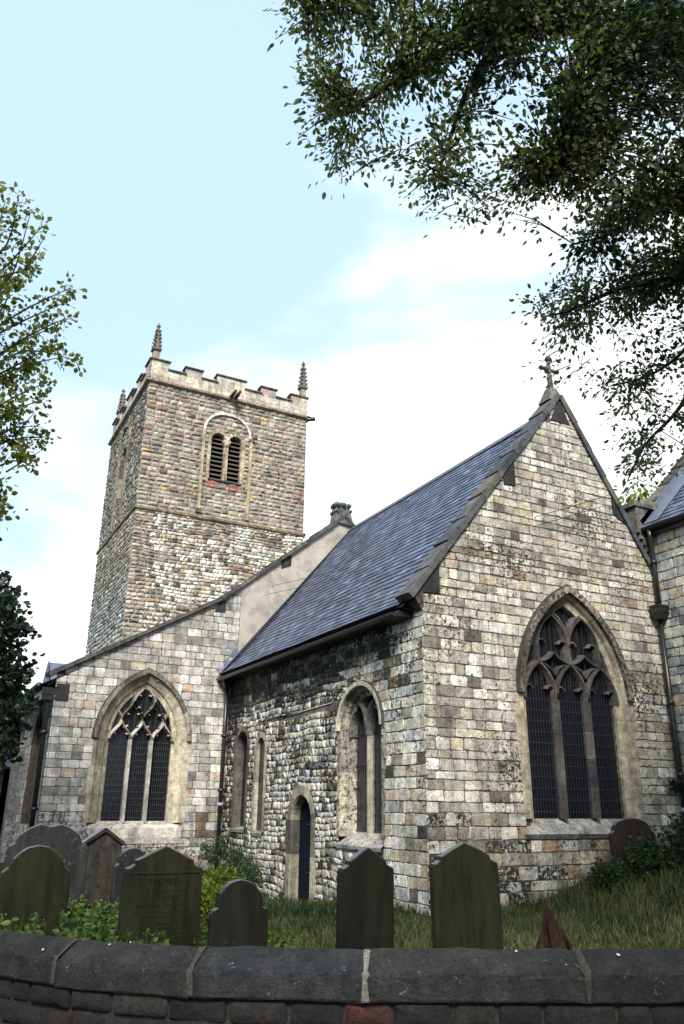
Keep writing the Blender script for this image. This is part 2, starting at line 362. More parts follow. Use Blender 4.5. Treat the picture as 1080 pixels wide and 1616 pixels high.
PH=[lin(c) for c in ((140,130,112),(118,110,98),(156,146,126),(100,94,86))]
# =================================================================== CHANCEL EAST WALL
AE=Arch(3.50,1.15,3.56,1.83,1.38)
AEs=AE.grow(.28,.34,.32)                        # masonry stops under the surround
XAP=3.75; ZAP=10.12; SL=1.262; SRR=1.66
def segE(z):
    lo=0 if z<5.3 else max(0,XAP-(ZAP-z)/SL); hi=min(6.03,XAP+(ZAP-z)/SRR)
    if z<5.25: lo=-.018
    if z>ZAP: return []
    return cut(lo,hi,[AEs],z)
def rowE(z,r): return r.uniform(.14,.235) if z<5.2 else r.uniform(.135,.21)
def styE(u,z,r):
    c=pick(r,PE); s=.42+.25*vnoise(u,z,.9,3)
    low=max(0,1.6-z)/1.6
    if low and r.random()<.38*low+.05: s=.60+.15*low
    if z<1.25 and r.random()<.25: c=tuple(x*.6 for x in c)
    if z<1.25 and r.random()<.08: c=lin((156,128,98))
    return dict(w=.30,h=.013,g=.0055,j=.012,col=c,soot=s+.06,wmax=.6,bev=.009,bulge=.05)
mb=MB(); masonry(mb,frE,-.35,ZAP,rowE,segE,styE,rng); backing(mb,frE,-.6,ZAP,segE)
part(mb,'gable_wall',[M['stone'],M['mortar']],label='coursed cream stone gable end wall with the big traceried window')
# =================================================================== CHANCEL SOUTH WALL
AS2=Arch(2.26,.82,2.98,.80,1.0)
AD=Arch(4.87,.48,1.25,.48,-.8); L1=Arch(7.31,.26,2.84,.28,.95); L2=Arch(8.62,.40,2.95,.42,1.0)
SO=[AS2.grow(.06,.06,.16),AD.grow(.16,.16,0),L1.grow(.10,.10,.08),L2.grow(.08,.08,.08)]
ZEV=4.98
def stepb(z):
    k=int(math.floor(z/.195)); q=random.Random(k*77+5).uniform(-.28,.3)
    base=1.75 if z>.7 else 1.3
    if z>3.9: base=3.0+ (z-3.9)*.9
    return base+q
def segSa(z): return cut(-.018,max(.3,stepb(z)),SO,z)
def segSb(z): return cut(max(.3,stepb(z)),YN,SO,z)
def segSall(z): return cut(0,YN,SO,z)
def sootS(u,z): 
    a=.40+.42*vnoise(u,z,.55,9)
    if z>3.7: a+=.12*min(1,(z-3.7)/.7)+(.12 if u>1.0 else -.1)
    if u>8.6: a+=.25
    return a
def stySa(u,z,r):
    c=pick(r,PS); s=sootS(u,z)+r.uniform(-.15,.2)
    if z>3.6 and u>.9 and r.random()<.4: c=lin(r.choice([(98,93,85),(122,115,104),(142,130,110)]))
    return dict(w=.31,h=.012,g=.005,j=.010,col=c,soot=s,wmax=.6,bev=.009,bulge=.05)
def stySb(u,z,r):
    c=pick(r,PS); s=sootS(u,z)+r.uniform(-.2,.25)
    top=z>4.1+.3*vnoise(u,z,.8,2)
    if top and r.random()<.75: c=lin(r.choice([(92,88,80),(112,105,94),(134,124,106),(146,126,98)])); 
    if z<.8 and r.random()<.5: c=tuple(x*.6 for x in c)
    w=.17 if z<3.9 else .22
    return dict(w=w+.03,h=.013,g=.0045,j=.015,col=c,soot=s-.03,bulge=.22,wmax=.46,bev=.011)
mb=MB(); 
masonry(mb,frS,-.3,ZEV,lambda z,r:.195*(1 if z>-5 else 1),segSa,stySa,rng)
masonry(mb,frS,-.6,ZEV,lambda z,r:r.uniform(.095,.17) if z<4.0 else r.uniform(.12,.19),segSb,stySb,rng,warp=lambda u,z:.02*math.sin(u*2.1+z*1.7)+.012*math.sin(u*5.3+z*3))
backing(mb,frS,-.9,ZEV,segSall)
part(mb,'side_wall',[M['rubble'],M['mortar']],label='soot-blackened patchy rubble side wall with low arched door')
# =================================================================== WINDOWS
def glass_grille(A,fr,dg,dw,mulls,parent,du=.075,dzr=.22,rad=.0038,wm='wire',diag=True):
    g=MB(); fillarch(g,A.grow(.03,.03),fr,dg,mi=0); o=g.build('glass',[M['glass']],parent)
    w=MB(); u=A.uc-A.a+du*.5
    while u<A.uc+A.a:
        k=A.a-abs(u-A.uc)
        if all(abs(u-m_)>.03 for m_ in mulls):
            zt=A.zs
            while zt<A.zs+A.h and (A.half(zt) or 0)>abs(u-A.uc): zt+=.03
            w.box((u-rad,A.zb,dw-rad),(u+rad,zt,dw+rad),fr=lambda a,b,c:fr(a,b,c))
        u+=du
    z=A.zb+.12
    while z<A.zs+A.h-.1:
        h=A.half(z)
        if z<A.zs+.05: w.box((A.uc-h,z-rad*1.3,dw-rad*1.3),(A.uc+h,z+rad*1.3,dw+rad*1.3),fr=lambda a,b,c:fr(a,b,c))
        elif diag:
            zz=z
            while zz<z+dzr:
                n=int(2*A.a/(.26)); 
                for i in range(n+1):
                    uu=A.uc-A.a+i*2*A.a/n
                    for sg in (-1,1):
                        p=(uu,zz); q=(uu+sg*.11,zz+.14)
                        if abs(q[0]-A.uc)<(A.half(min(q[1],A.zs+A.h-.01)) or 0):
                            w.tube([fr(p[0],p[1],dw),fr(q[0],q[1],dw)],rad*1.2,4)
                zz+=dzr/3
        z+=dzr
    w.build('wire_guard',[M[wm]],parent)
def ogee(cx,zb,s,H,side,up=True,n=12):
    P=[]
    for i in range(n+1):
        t=i/n; P.append((cx+side*(s/2)*(1-math.cos(math.pi*t))/2, zb+(H/2)*t if up else zb+H/2+(H/2)*(t)))
    return P
def tracery(A,fr,s,H,w,df,dbk,cols,rng,parent,cusps=.09,soot=.3,zsp=None):
    mb=MB(); zs=zsp or A.zs; uc=A.uc
    cc=lambda:vc(rng.choice(cols),.85,1.1)
    for sg in (-1,1):
        x=uc+sg*s/2; zz=[A.zb-.0,A.zb+(zs-A.zb)*.33,A.zb+(zs-A.zb)*.66,zs]
        for a,b_ in zip(zz,zz[1:]): bar(mb,[(x,a),(x,b_-.004)],fr,w,df,dbk,cc(),soot)
    def inA(p): 
        h=A.half(min(p[1],A.zs+A.h-.002)); return h is not None and p[1]<A.zs+A.h and abs(p[0]-uc)<h+.05
    def run(P,ww=w*.82):
        Q=[p for p in P if inA(p)]
        if len(Q)>1: bar(mb,Q,fr,ww,df-.004,dbk,cc(),soot)
    # light heads / lower halves of the cells
    for cx in (uc-s/2,uc+s/2):
        for side in (-1,1): run(ogee(cx,zs,s,H,side))
    for sg in (-1,1): run(ogee(uc+sg*1.5*s,zs,s,H,-sg))
    # upper halves: from side at (cx+-s/2, zs+H/2) to top (cx, zs+H)
    def upper(cx,zm,sg):
        return [(cx+sg*(s/2)*(1+math.cos(math.pi*i/12))/2, zm+(H/2)*i/12) for i in range(13)]
    for cx in (uc-s/2,uc+s/2):
        for sg in (-1,1): run(upper(cx,zs+H/2,sg))
    for sg in (-1,1):
        run(ogee(uc,zs+H/2,s,H,sg)); run(upper(uc,zs+H,sg))
        run(ogee(uc+sg*s,zs+H/2,s,H,-sg)) ; run(ogee(uc+sg*s,zs+H/2,s,H,sg))
    # cusps
    for cx,cz in ((uc-s/2,zs+H/2),(uc+s/2,zs+H/2),(uc,zs+H)):
        for sx in (-1,1):
            for sz in (-1,1):
                bx=cx+sx*s*.36; bz=cz+sz*H*.17
                if inA((bx,bz)):
                    bar(mb,[(bx+sx*.03,bz+sz*.03),(bx-sx*cusps*.5,bz-sz*.0),(bx-sx*cusps,bz-sz*cusps*.25)],fr,w*.55,df-.03,dbk+.02,cc(),soot)
    for k in (-1,0,1):
        lx=uc+k*s
        for sg in (-1,1):
            bx=lx+sg*s*.40; bz=zs+H*.10
            bar(mb,[(bx+sg*.03,bz),(bx-sg*cusps*.6,bz+.05),(bx-sg*cusps,bz+.02)],fr,w*.45,df-.03,dbk+.02,cc(),soot)
    return mb.build('tracery',[M['stone']],parent)
# ---- east window
mb=MB(); sweep(mb,AE,frE,[(.30,.37,.020),(.18,.24,.022),(.13,.17,-.03),(.10,.13,-.10),(.0,.0,-.13),(0,0,-.27)],rng,PJ,nj=6,na=10,jit=.14,gap=.003,soot=.25)
win=part(mb,'window',[M['stone']],label='large pointed three-light window in the chancel gable')
mb=MB(); sweep(mb,AE,frE,[(.17,.22,.02),(.18,.24,.085),(.30,.38,.10),(.33,.42,.015)],rng,PH,nj=1,na=12,foot=False,gap=.002,soot=.62); mb.build('hood_mould',[M['stone']],win)
mb=MB(); mb.add([frE(1.98,1.05,.03),frE(4.98,1.05,.03),frE(4.98,1.13,.085),frE(1.98,1.13,.085),frE(4.80,1.38,-.26),frE(2.2,1.38,-.26),frE(1.98,1.05,-.1),frE(4.98,1.05,-.1),frE(1.98,1.14,.08),frE(4.98,1.14,.08)],[(0,1,2,3),(3,2,4,5),(6,7,1,0)],lin((150,146,136)),.45); mb.build('sill',[M['stone']],win)
glass_grille(AE,frE,-.26,-.20,[3.1,3.9],win,du=.07,dzr=.2,wm='wire2')
def east_tracery(A,fr,parent):
    mb=MB(); cols=[lin((88,84,80)),lin((72,69,67)),lin((104,95,87)),lin((80,74,70))]; s=.79; uc=A.uc; zs=3.50; w=.135
    cc=lambda:vc(rng.choice(cols),.85,1.1)
    for sg in (-1,1):
        x=uc+sg*s/2
        for a,b_ in ((A.zb,1.95),(1.95,2.45),(2.45,2.95),(2.95,zs)): bar(mb,[(x,a),(x,b_-.004)],fr,w,-.07,-.27,cc(),.42)
    def inA(p):
        h=A.half(min(p[1],A.zs+A.h-.002)); return h is not None and p[1]<A.zs+A.h and abs(p[0]-uc)<h+.06
    def run(P,ww=.115,df=-.075,so_=.42):
        Q=[p for p in P if inA(p)]
        if len(Q)>1: bar(mb,Q,fr,ww,df,-.27,cc(),so_)
    for k in (-1,0,1):     # pointed heads of the three lights
        L_=Arch(uc+k*s,s/2,zs,.70,zs); P=L_.path(1,12,False); h=len(P)//2+1; run(P[:h]); run(P[h-1:])
        for sg in (-1,1): run([(uc+k*s+sg*.36,zs+.22),(uc+k*s+sg*.25,zs+.26),(uc+k*s+sg*.17,zs+.19)],.05,-.11)
    for sg in (-1,1):      # two tall upper lights over the mullions
        L_=Arch(uc+sg*s/2,s/2,4.50,.66,4.3); P=L_.path(1,12,False); h=len(P)//2+1; run(P[:h],.12); run(P[h-1:],.12)
        cx=uc+sg*s/2; a0=zs+.70
        for q in (-1,1): run([(cx+q*s/2,a0),(cx+q*s*.30,a0+.045),(cx+q*s*.14,a0+.11),(cx,a0+.21)],.085)
        for q in (-1,1): run([(cx+q*s/2,a0),(cx+q*s*.30,a0-.03),(cx+q*s*.14,a0-.10),(cx,a0-.24)],.07,-.09)
        for q in (-1,1): run([(cx+q*.37,4.62),(cx+q*.24,4.66),(cx+q*.16,4.58)],.05,-.11)
        run([(uc+sg*s,a0),(uc+sg*s,4.5)],.10)
    run([(uc,zs+.70),(uc,4.52)],.14,-.06)
    for sg in (-1,1): run([(uc,4.52),(uc+sg*.035,4.75),(uc+sg*.10,4.95),(uc+sg*.22,5.12),(uc+sg*.36,5.2)],.09,-.07)
    return mb.build('tracery',[M['stone']],parent)
east_tracery(AE,frE,win)
# ---- south two-light window
mb=MB(); sweep(mb,AS2,frS,[(.10,.10,.018),(.0,.0,.02),(0,0,-.06),(-.07,-.07,-.10),(-.07,-.07,-.16),(-.17,-.16,-.20),(-.17,-.16,-.30)],rng,[lin((184,174,152)),lin((168,160,142)),lin((140,132,118))],nj=5,na=10,jit=.1,gap=.003,soot=.55)
win=part(mb,'window',[M['stone']],label='two-light window with rounded head in the side wall near the corner')
mb=MB(); sweep(mb,AS2,frS,[(.0,.0,.02),(.01,.01,.07),(.09,.09,.08),(.11,.11,.01)],rng,[lin((208,200,176)),lin((190,180,156))],nj=1,na=10,foot=False,gap=.002,soot=.3); mb.build('hood_mould',[M['stone']],win)
Ag=AS2.grow(-.17,-.16)
mb=MB(); mb.add([frS(1.40,.80,.05),frS(3.12,.80,.05),frS(3.12,.86,.06),frS(1.40,.86,.06),frS(2.98,1.1,-.29),frS(1.54,1.1,-.29)],[(0,1,2,3),(3,2,4,5)],lin((150,146,138)),.45); mb.build('sill',[M['stone']],win)
glass_grille(Ag,frS,-.28,-.255,[2.26],win,du=.09,dzr=.3,wm='wire')
mb=MB(); c1=lin((166,157,136))
for a,b_ in ((1.0,1.6),(1.6,2.2),(2.2,2.86)): bar(mb,[(2.26,a),(2.26,b_-.004)],frS,.105,-.15,-.28,vc(c1,.85,1.1),.4)
for sg in (-1,1):
    bar(mb,[(2.26+sg*.33*(1-math.cos(R_(90*i/8))),2.86+.62*math.sin(R_(90*i/8))) for i in range(9)],frS,.12,-.105,-.28,lin((96,92,90)),.45)
    bar(mb,[(2.26+sg*(.66-.33*(1-math.cos(R_(90*i/8)))),2.86+.5*math.sin(R_(90*i/8))) for i in range(9)],frS,.10,-.105,-.28,lin((110,104,96)),.5)
mb.build('tracery',[M['stone']],win)
# ---- lancets
for A,nm,lab,dd in ((L1,'lancet',"narrow round-headed lancet window nearest the door",.07),(L2,'lancet',"wider lancet window with brown stained jamb beside the drainpipe",.20)):
    mb=MB(); pal=[lin((186,176,154)),lin((172,163,142)),lin((156,148,130))] if A is L1 else [lin((134,110,84)),lin((100,94,86)),lin((74,71,68))]
    sweep(mb,A,frS,[(.13,.13,.018),(.0,.0,.02),(0,0,-.03),(-.02,-.02,-dd)],rng,pal,nj=5,na=6,jit=.08,gap=.003,soot=.35)
    win=part(mb,'lancet_window',[M['stone']],label=lab)
    g=MB(); fillarch(g,A,frS,-dd+.01); g.build('glass',[M['glass']],win)
    mb=MB(); mb.add([frS(A.uc-A.a-.1,A.zb-.1,.04),frS(A.uc+A.a+.1,A.zb-.1,.04),frS(A.uc+A.a+.1,A.zb-.03,.05),frS(A.uc-A.a-.1,A.zb-.03,.05),frS(A.uc+A.a,A.zb+.03,-dd),frS(A.uc-A.a,A.zb+.03,-dd)],[(0,1,2,3),(3,2,4,5)],lin((130,126,120)),.4); mb.build('sill',[M['stone']],win)
# ---- priest door
mb=MB(); sweep(mb,AD,frS,[(.23,.23,.02),(.04,.04,.024),(0,0,-.02),(0,0,-.22)],rng,[lin((178,168,144)),lin((164,154,132)),lin((140,130,112)),lin((84,79,72))],nj=6,na=7,jit=.14,gap=.003,soot=.3)
door=part(mb,'doorway',[M['stone']],label='small arched priest door with pale stone surround')
g=MB(); fillarch(g,AD,frS,-.19); g.build('door_leaf',[M['door']],door)
for zz in (.2,1.15):
    g=MB(); g.box((AD.uc-.44,zz,-.185),(AD.uc+.1,zz+.04,-.178),fr=lambda a,b_,c:frS(a,b_,c)); g.build('strap_hinge',[M['iron']],door)
# =================================================================== CHANCEL ROOF
def slates(mb,fr,U0,U1,n_rows,Ls,ex,w,rng,cols,clip=None,th=.020):
    """fr(u, s, d): u along the eaves, s up the slope"""
    for r in range(n_rows):
        s0=r*ex; s1=min(s0+ex*1.9,Ls+.02); u=U0-(w*.5 if r%2 else 0)
        while u<U1:
            ww=w*rng.uniform(.94,1.03); a=max(u,U0); b_=min(u+ww-.012,U1)
            if b_-a>.02 and (clip is None or clip((a+b_)/2,s0)):
                c=rng.choice(cols); f=rng.uniform(.72,1.25); c=tuple(x*f for x in c); j=rng.uniform(-.006,.006)-(rng.uniform(.02,.06) if rng.random()<.012 else 0); l=rng.uniform(0,.006)
                vs=[fr(a,s0+j,.018+th+l),fr(b_,s0+j,.018+th+l),fr(b_,s1,.004),fr(a,s1,.004),fr(a,s0+j,.018+l-.004),fr(b_,s0+j,.018+l-.004)]
                mb.add(vs,[(0,1,2,3),(4,5,1,0),(4,0,3),(1,5,2)],c)
            u+=ww
SLC=[lin((76,82,100)),lin((64,70,86)),lin((86,93,112)),lin((72,74,88)),lin((96,102,120)),lin((80,82,92))]
RX,RZ=3.78,9.92; EX,EZ=-.26,4.86
rl=math.hypot(RX-EX,RZ-EZ); dx,dz=(RX-EX)/rl,(RZ-EZ)/rl
def frRoof(u,s,d): # bell-cast at the foot
    k=max(0,1-s/1.1)**2*.10; d=d+.022*noise.noise(Vector((u*.55,s*.6,2.)))+.008*noise.noise(Vector((u*2.1,s*2.,5.)))
    return (EX+dx*s-dz*(d)-k*.6,u,EZ+dz*s+dx*(d)+k*1.0)
mb=MB(); slates(mb,frRoof,.30,YN-.02,int(rl/.185)+1,rl,.185,.26,rng,SLC)
for i in range(12):
    a=rl*i/12; b_=rl*(i+1)/12; mb.add([frRoof(.2,a,-.03),frRoof(YN,a,-.03),frRoof(YN,b_,-.03),frRoof(.2,b_,-.03)],[(0,1,2,3)],(.04,.04,.05))
EX2=RX+(RZ-4.9)/SRR
mb.add([(RX,.2,RZ),(EX2,.2,4.9),(EX2,YN,4.9),(RX,YN,RZ)],[(0,1,2,3)],(.05,.055,.07))
mb.add([frRoof(.2,0,-.035),frRoof(YN,0,-.035),(0.3,YN,4.8),(0.3,.2,4.8)],[(0,1,2,3)],(.02,.02,.02))
rf=part(mb,'chancel_roof',[M['slate']],label='steep blue-grey slate roof of the chancel')
mb=MB(); 
y=.3
while y<YN-.05:
    y2=min(y+.45,YN); mb.add([(RX-.16,y,RZ-.10),(RX,y,RZ+.09),(RX+.13,y,RZ-.12),(RX-.16,y2-.01,RZ-.10),(RX,y2-.01,RZ+.09),(RX+.13,y2-.01,RZ-.12)],[(0,1,4,3),(1,2,5,4),(0,2,1)],lin((74,72,74))); y=y2
mb.build('ridge_tile',[M['slate']],rf)
# lead flashing where the roof meets the nave wall
mb=MB(); mb.add([frRoof(YN-.16,0,.05),frRoof(YN-.01,0,.05),frRoof(YN-.01,rl,.05),frRoof(YN-.16,rl,.05),frRoof(YN-.01,0,.18),frRoof(YN-.01,rl,.18)],[(0,1,2,3),(1,4,5,2)],(.2,.2,.2)); mb.build('lead_flashing',[M['lead']],rf)
# gutter (half round) + brackets
mb=MB(); gp=[]
for i in range(7): an=math.pi*i/6; gp.append((EX-.11-.075*math.cos(an),EZ-.015-.075*math.sin(an)))
n=len(gp); vs=[(x,y,z) for y in (.32,YN-.02) for x,z in gp]; mb.add(vs,[(i,i+1,n+i+1,n+i) for i in range(n-1)]+[tuple(range(n)),tuple(range(n,2*n))],smooth=False)
mb.box((EX-.06,.3,EZ-.07),(-.0,YN-.02,EZ+.02))
part(mb,'gutter',[M['iron']],label='long black gutter under the chancel eaves')
# =================================================================== GABLE COPING
def coping(mb,x0,z0,x1,z1,n,y0,y1,th,rng,cols,over=.0,soot=.5,step=.02):
    """slabs up a slope from (x0,z0) to (x1,z1); y0 front, y1 back"""
    L_=math.hypot(x1-x0,z1-z0); tx,tz=(x1-x0)/L_,(z1-z0)/L_; nx,nz=(-tz,tx) if x1>x0 else (tz,-tx)
    for i in range(n):
        a=i/n*L_; b_=(i+1)/n*L_+.05; q_=rng.uniform(-.014,.014); ta=th+step+q_; tb=th-.01+q_; c=vc(rng.choice(cols),.8,1.2); e=rng.uniform(-.012,.012)
        P=lambda s,h,y:(x0+tx*s+nx*h,y,z0+tz*s+nz*h)
        vs=[P(a,0,y0+e),P(b_,0,y0+e),P(b_,tb,y0+e),P(a,ta,y0+e),P(a,0,y1),P(b_,0,y1),P(b_,tb,y1),P(a,ta,y1)]
        mb.add(vs,[(0,1,2,3),(7,6,5,4),(3,2,6,7),(0,4,5,1),(0,3,7,4),(1,5,6,2)],c,soot)
CC=[lin((84,84,88)),lin((70,72,78)),lin((96,94,92)),lin((104,100,88))]
mb=MB(); coping(mb,-.22,5.05,XAP,ZAP-.02,9,-.075,.40,.13,rng,CC,soot=.3); coping(mb,XAP+(ZAP-4.9)/SRR,4.9,XAP,ZAP-.02,9,-.075,.40,.12,rng,CC,soot=.4)
part(mb,'gable_coping',[M['stone']],label='overlapping dark coping slabs up the chancel gable')
mb=MB()
dk=lin((54,52,50))
for P in ([(-.14,5.18),(.38,5.22),(.38,5.78),(.34,5.74)],[(2.04,7.70),(2.34,7.73),(2.34,8.28),(2.04,7.93)],[(5.02,7.60),(5.36,7.42),(5.16,7.76),(5.02,8.0)],[(3.46,9.5),(4.0,9.5),(3.78,10.02),(3.72,10.02)]):
    n=len(P); mb=MB(); mb.add([frE(u,z,.035) for u,z in P]+[frE(u,z,-.2) for u,z in P],[tuple(range(n))]+[(i,(i+1)%n,n+(i+1)%n,n+i) for i in range(n)],dk,.5)
    part(mb,'kneeler_stone',[M['stone']])
mb=MB()  # corbel block under the corner
mb.add([(-.10,-.03,4.98),(.02,-.03,4.98),(.02,-.03,5.2),(-.2,-.03,5.16),(-.02,-.03,4.86),(-.10,.3,4.98),(-.2,.3,5.16),(-.02,.3,4.86),(.02,.3,5.2)],[(4,1,2,3,0),(0,3,6,5),(4,0,5,7),(3,2,8,6)],lin((88,80,70)),.6); part(mb,'corbel',[M['stone']])
# cross finial
mb=MB(); gx=lin((104,104,92)); cx,cz=XAP-.02,ZAP+.14
mb.add([(cx-.24,-.02,cz-.22),(cx+.22,-.02,cz-.25),(cx+.22,.36,cz-.25),(cx-.24,.36,cz-.22),(cx-.09,.08,cz+.16),(cx+.08,.08,cz+.16),(cx+.08,.26,cz+.16),(cx-.09,.26,cz+.16)],[(0,1,5,4),(1,2,6,5),(2,3,7,6),(3,0,4,7),(4,5,6,7)],gx,.5)
mb.tube([(cx,.17,cz+.1),(cx,.17,cz+.5),(cx,.17,cz+.66),(cx,.17,cz+.92)],[.075,.052,.048,.046],8,gx,soot=.45)
mb.tube([(cx,.17,cz+.88),(cx,.17,cz+.93),(cx,.17,cz+1.0)],[.06,.085,.06],8,gx,soot=.5)
for sg in (-1,1): mb.tube([(cx,.17,cz+.66),(cx+sg*.17,.17,cz+.66),(cx+sg*.21,.17,cz+.66),(cx+sg*.27,.17,cz+.66)],[.042,.044,.060,.046],8,gx,soot=.5)
part(mb,'cross_finial',[M['stone']],label='small stone cross on the chancel gable peak')
# =================================================================== NAVE / AISLE EAST WALL
AN=Arch(-2.33,.83,3.12,1.33,1.09); ANs=AN.grow(.36,.40,.46)
XNL=-4.66
def topN(u):
    if u<-.42: return 4.60+(u+4.78)*.564
    if u<3.55: return 7.09+(u+.42)*.812
    return 10.31-(u-3.55)*.9
def segN(z):
    lo=-4.68 if z<4.5 else (-4.78+(z-4.60)/.564 if z<7.06 else -.42+(z-7.09)/.812)
    hi=.16 if z>5.0 else .02
    lo=max(lo,-4.68)
    if lo>=hi: return []
    return cut(lo,hi,[ANs],z)
def styN(u,z,r):
    c=pick(r,PN); s=.30+.2*vnoise(u,z,.8,5)
    if z<1.3: s+=.2
    if u>-.9 and z<1.3 and r.random()<.4: c=lin((118,98,82))
    return dict(w=.31,h=.009,g=.0045,j=.007,col=c,soot=s,wmax=.6,bev=.007,bulge=.05)
mb=MB(); masonry(mb,frN,-.5,7.6,lambda z,r:r.uniform(.17,.25),segN,styN,rng)
backing(mb,frN,-1.,7.6,segN)
nw=part(mb,'nave_wall',[M['stone'],M['mortar']],label='pale coursed stone end wall of the aisle under a sloping parapet')
mb=MB(); 
us=[.16+i*.1 for i in range(0,70)]
zb=4.7
for a,b_ in zip(us,us[1:]): mb.add([frN(a,zb,.012),frN(b_,zb,.012),frN(b_,topN(b_),.012),frN(a,topN(a),.012)],[(0,1,2,3)])
part(mb,'rendered_wall',[M['plaster']],label='smooth tan rendered strip of nave gable above chancel roof')
mb=MB(); CN=[lin((92,86,80)),lin((76,72,70)),lin((104,98,88))]
coping(mb,-4.86,4.56,-.38,7.10,7,YN-.12,YN+.42,.10,rng,CN,soot=.45,step=.012); coping(mb,-.42,7.09,3.58,10.33,8,YN-.12,YN+.42,.10,rng,CN,soot=.45,step=.012); coping(mb,7.5,6.76,3.52,10.33,8,YN-.12,YN+.42,.10,rng,CN,soot=.45)
part(mb,'nave_coping',[M['stone']],label='thin dark coping along the sloping nave parapet')
mb=MB()
for P in ([(-.62,6.74),(-.30,6.74),(-.30,7.10),(-.48,7.02)],[(1.40,8.30),(1.72,8.44),(1.72,8.80),(1.40,8.54)],[(-4.66,3.98),(-4.34,3.98),(-4.34,4.40),(-4.66,4.40)]):
    mb=MB(); mb.add([frN(u,z,.03) for u,z in P]+[frN(u,z,-.1) for u,z in P],[(0,1,2,3),(0,4,5,1),(1,5,6,2),(2,6,7,3),(3,7,4,0)],dk,.5)
    part(mb,'kneeler_stone',[M['stone']])
# nave finial: broken carved stump
mb=MB(); fx,fz=3.50,10.36; gy=lin((112,116,112))
mb.add([(fx-.34,YN-.1,fz-.22),(fx+.38,YN-.1,fz-.32),(fx+.3,YN+.34,fz-.2),(fx-.3,YN+.34,fz-.2),(fx-.22,YN-.04,fz+.42),(fx+.2,YN-.04,fz+.40),(fx+.2,YN+.28,fz+.4),(fx-.22,YN+.28,fz+.42)],[(0,1,5,4),(1,2,6,5),(2,3,7,6),(3,0,4,7),(4,5,6,7)],gy,.5)
for ox,oz,rr in ((-.21,.40,.10),(.20,.39,.10),(0.0,.40,.11),(.25,.2,.07),(-.25,.16,.07)):
    mb.tube([(fx+ox,YN-.14,fz+oz-rr*.2),(fx+ox,YN-.0,fz+oz),(fx+ox,YN+.25,fz+oz),(fx+ox,YN+.36,fz+oz-rr*.2)],[rr*.6,rr,rr,rr*.6],6,gy,soot=.55)
part(mb,'carved_finial',[M['stone']],label='broken carved stone finial on the nave gable')
# aisle window
mb=MB(); sweep(mb,AN,frN,[(.42,.46,.016),(.33,.37,.02),(.30,.34,-.02),(.13,.16,-.11),(.11,.14,-.16),(.0,.0,-.20),(0,0,-.3)],rng,PJ,nj=6,na=9,jit=.12,gap=.003,soot=.3)
win=part(mb,'window',[M['stone']],label='pointed three-light window with pale flowing tracery in the aisle end wall')
mb=MB(); sweep(mb,AN,frN,[(.33,.37,.018),(.35,.39,.08),(.45,.50,.09),(.48,.53,.01)],rng,PH,nj=1,na=12,foot=False,gap=.002,soot=.5); mb.build('hood_mould',[M['stone']],win)
mb=MB(); mb.add([frN(-3.5,.60,.03),frN(-1.05,.60,.03),frN(-1.14,.74,.05),frN(-3.42,.74,.05),frN(-1.10,.98,.03),frN(-3.56,.98,.03),frN(-1.14,1.13,-.20),frN(-3.52,1.13,-.20)],[(0,1,2,3),(3,2,4,5),(5,4,6,7)],lin((196,186,172)),.3); mb.build('sill',[M['stone']],win)
glass_grille(AN,frN,-.29,-.235,[-2.33-.28,-2.33+.28],win,du=.055,dzr=.155,rad=.0035,wm='wire')
tracery(AN,frN,.56,.98,.105,-.07,-.29,[lin((190,182,164)),lin((210,202,184)),lin((150,140,122))],rng,win,cusps=.09,soot=.28)
# =================================================================== AISLE SIDE WALL (faces left)
AA=[Arch(12.2,.72,3.1,.85,1.0),Arch(16.9,.80,3.1,.85,1.0)]
AAo=[a.grow(.1,.1,0) for a in AA]
def segA(z): return cut(YN-.02,23,AAo,z)
def styA(u,z,r): return dict(bulge=.05,bev=.008,w=.34,h=.010,g=.005,j=.007,col=tuple(x*.55 for x in pick(r,PN)),soot=.5,wmax=.6,npc=2)  # stone colour darkened for grime plus the tree shade on this side
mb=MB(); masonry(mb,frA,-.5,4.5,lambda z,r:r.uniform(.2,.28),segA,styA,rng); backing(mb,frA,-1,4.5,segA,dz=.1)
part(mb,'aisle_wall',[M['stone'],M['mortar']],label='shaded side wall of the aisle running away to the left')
for A in AA:
    mb=MB(); sweep(mb,A,frA,[(.16,.16,.02),(.04,.04,.02),(0,0,-.05),(-.02,-.02,-.4)],rng,[lin((84,66,46)),lin((62,54,44)),lin((50,46,42))],nj=5,na=7,jit=.1,gap=.003,soot=.35); w_=part(mb,'aisle_window',[M['stone']])
    g=MB(); fillarch(g,A,frA,-.38); g.build('glass',[M['glass']],w_)
    g=MB(); bar(g,[(A.uc,A.zb),(A.uc,A.zs+A.h-.05)],frA,.12,-.25,-.38,PH[3],.4); g.build('mullion',[M['stone']],w_)
for yb in (14.5,19.6):
    mb=MB(); mb.add([(XA-.30,yb-.3,-.6),(XA-.30,yb+.3,-.6),(XA,yb+.3,-.6),(XA,yb-.3,-.6),(XA-.30,yb-.3,2.7),(XA-.30,yb+.3,2.7),(XA,yb+.3,3.1),(XA,yb-.3,3.1)],[(0,1,5,4),(4,5,6,7),(0,4,7,3),(1,2,6,5)],lin((92,94,94)),.55)
    part(mb,'buttress',[M['stone']])
mb=MB(); 
mb.add([(XA-.42,YN-.06,4.34),(XA-.42,23,4.34),(-.2,23,6.95),(-.2,YN+.1,6.95)],[(0,1,2,3)],lin((62,64,74)))
mb.add([(XA-.42,YN-.06,4.34),(XA-.42,23,4.34),(XA,23,4.30),(XA,YN-.06,4.30)],[(3,2,1,0)],(.01,.01,.01))
part(mb,'aisle_roof',[M['slate']],label='low slate lean-to roof of the aisle')
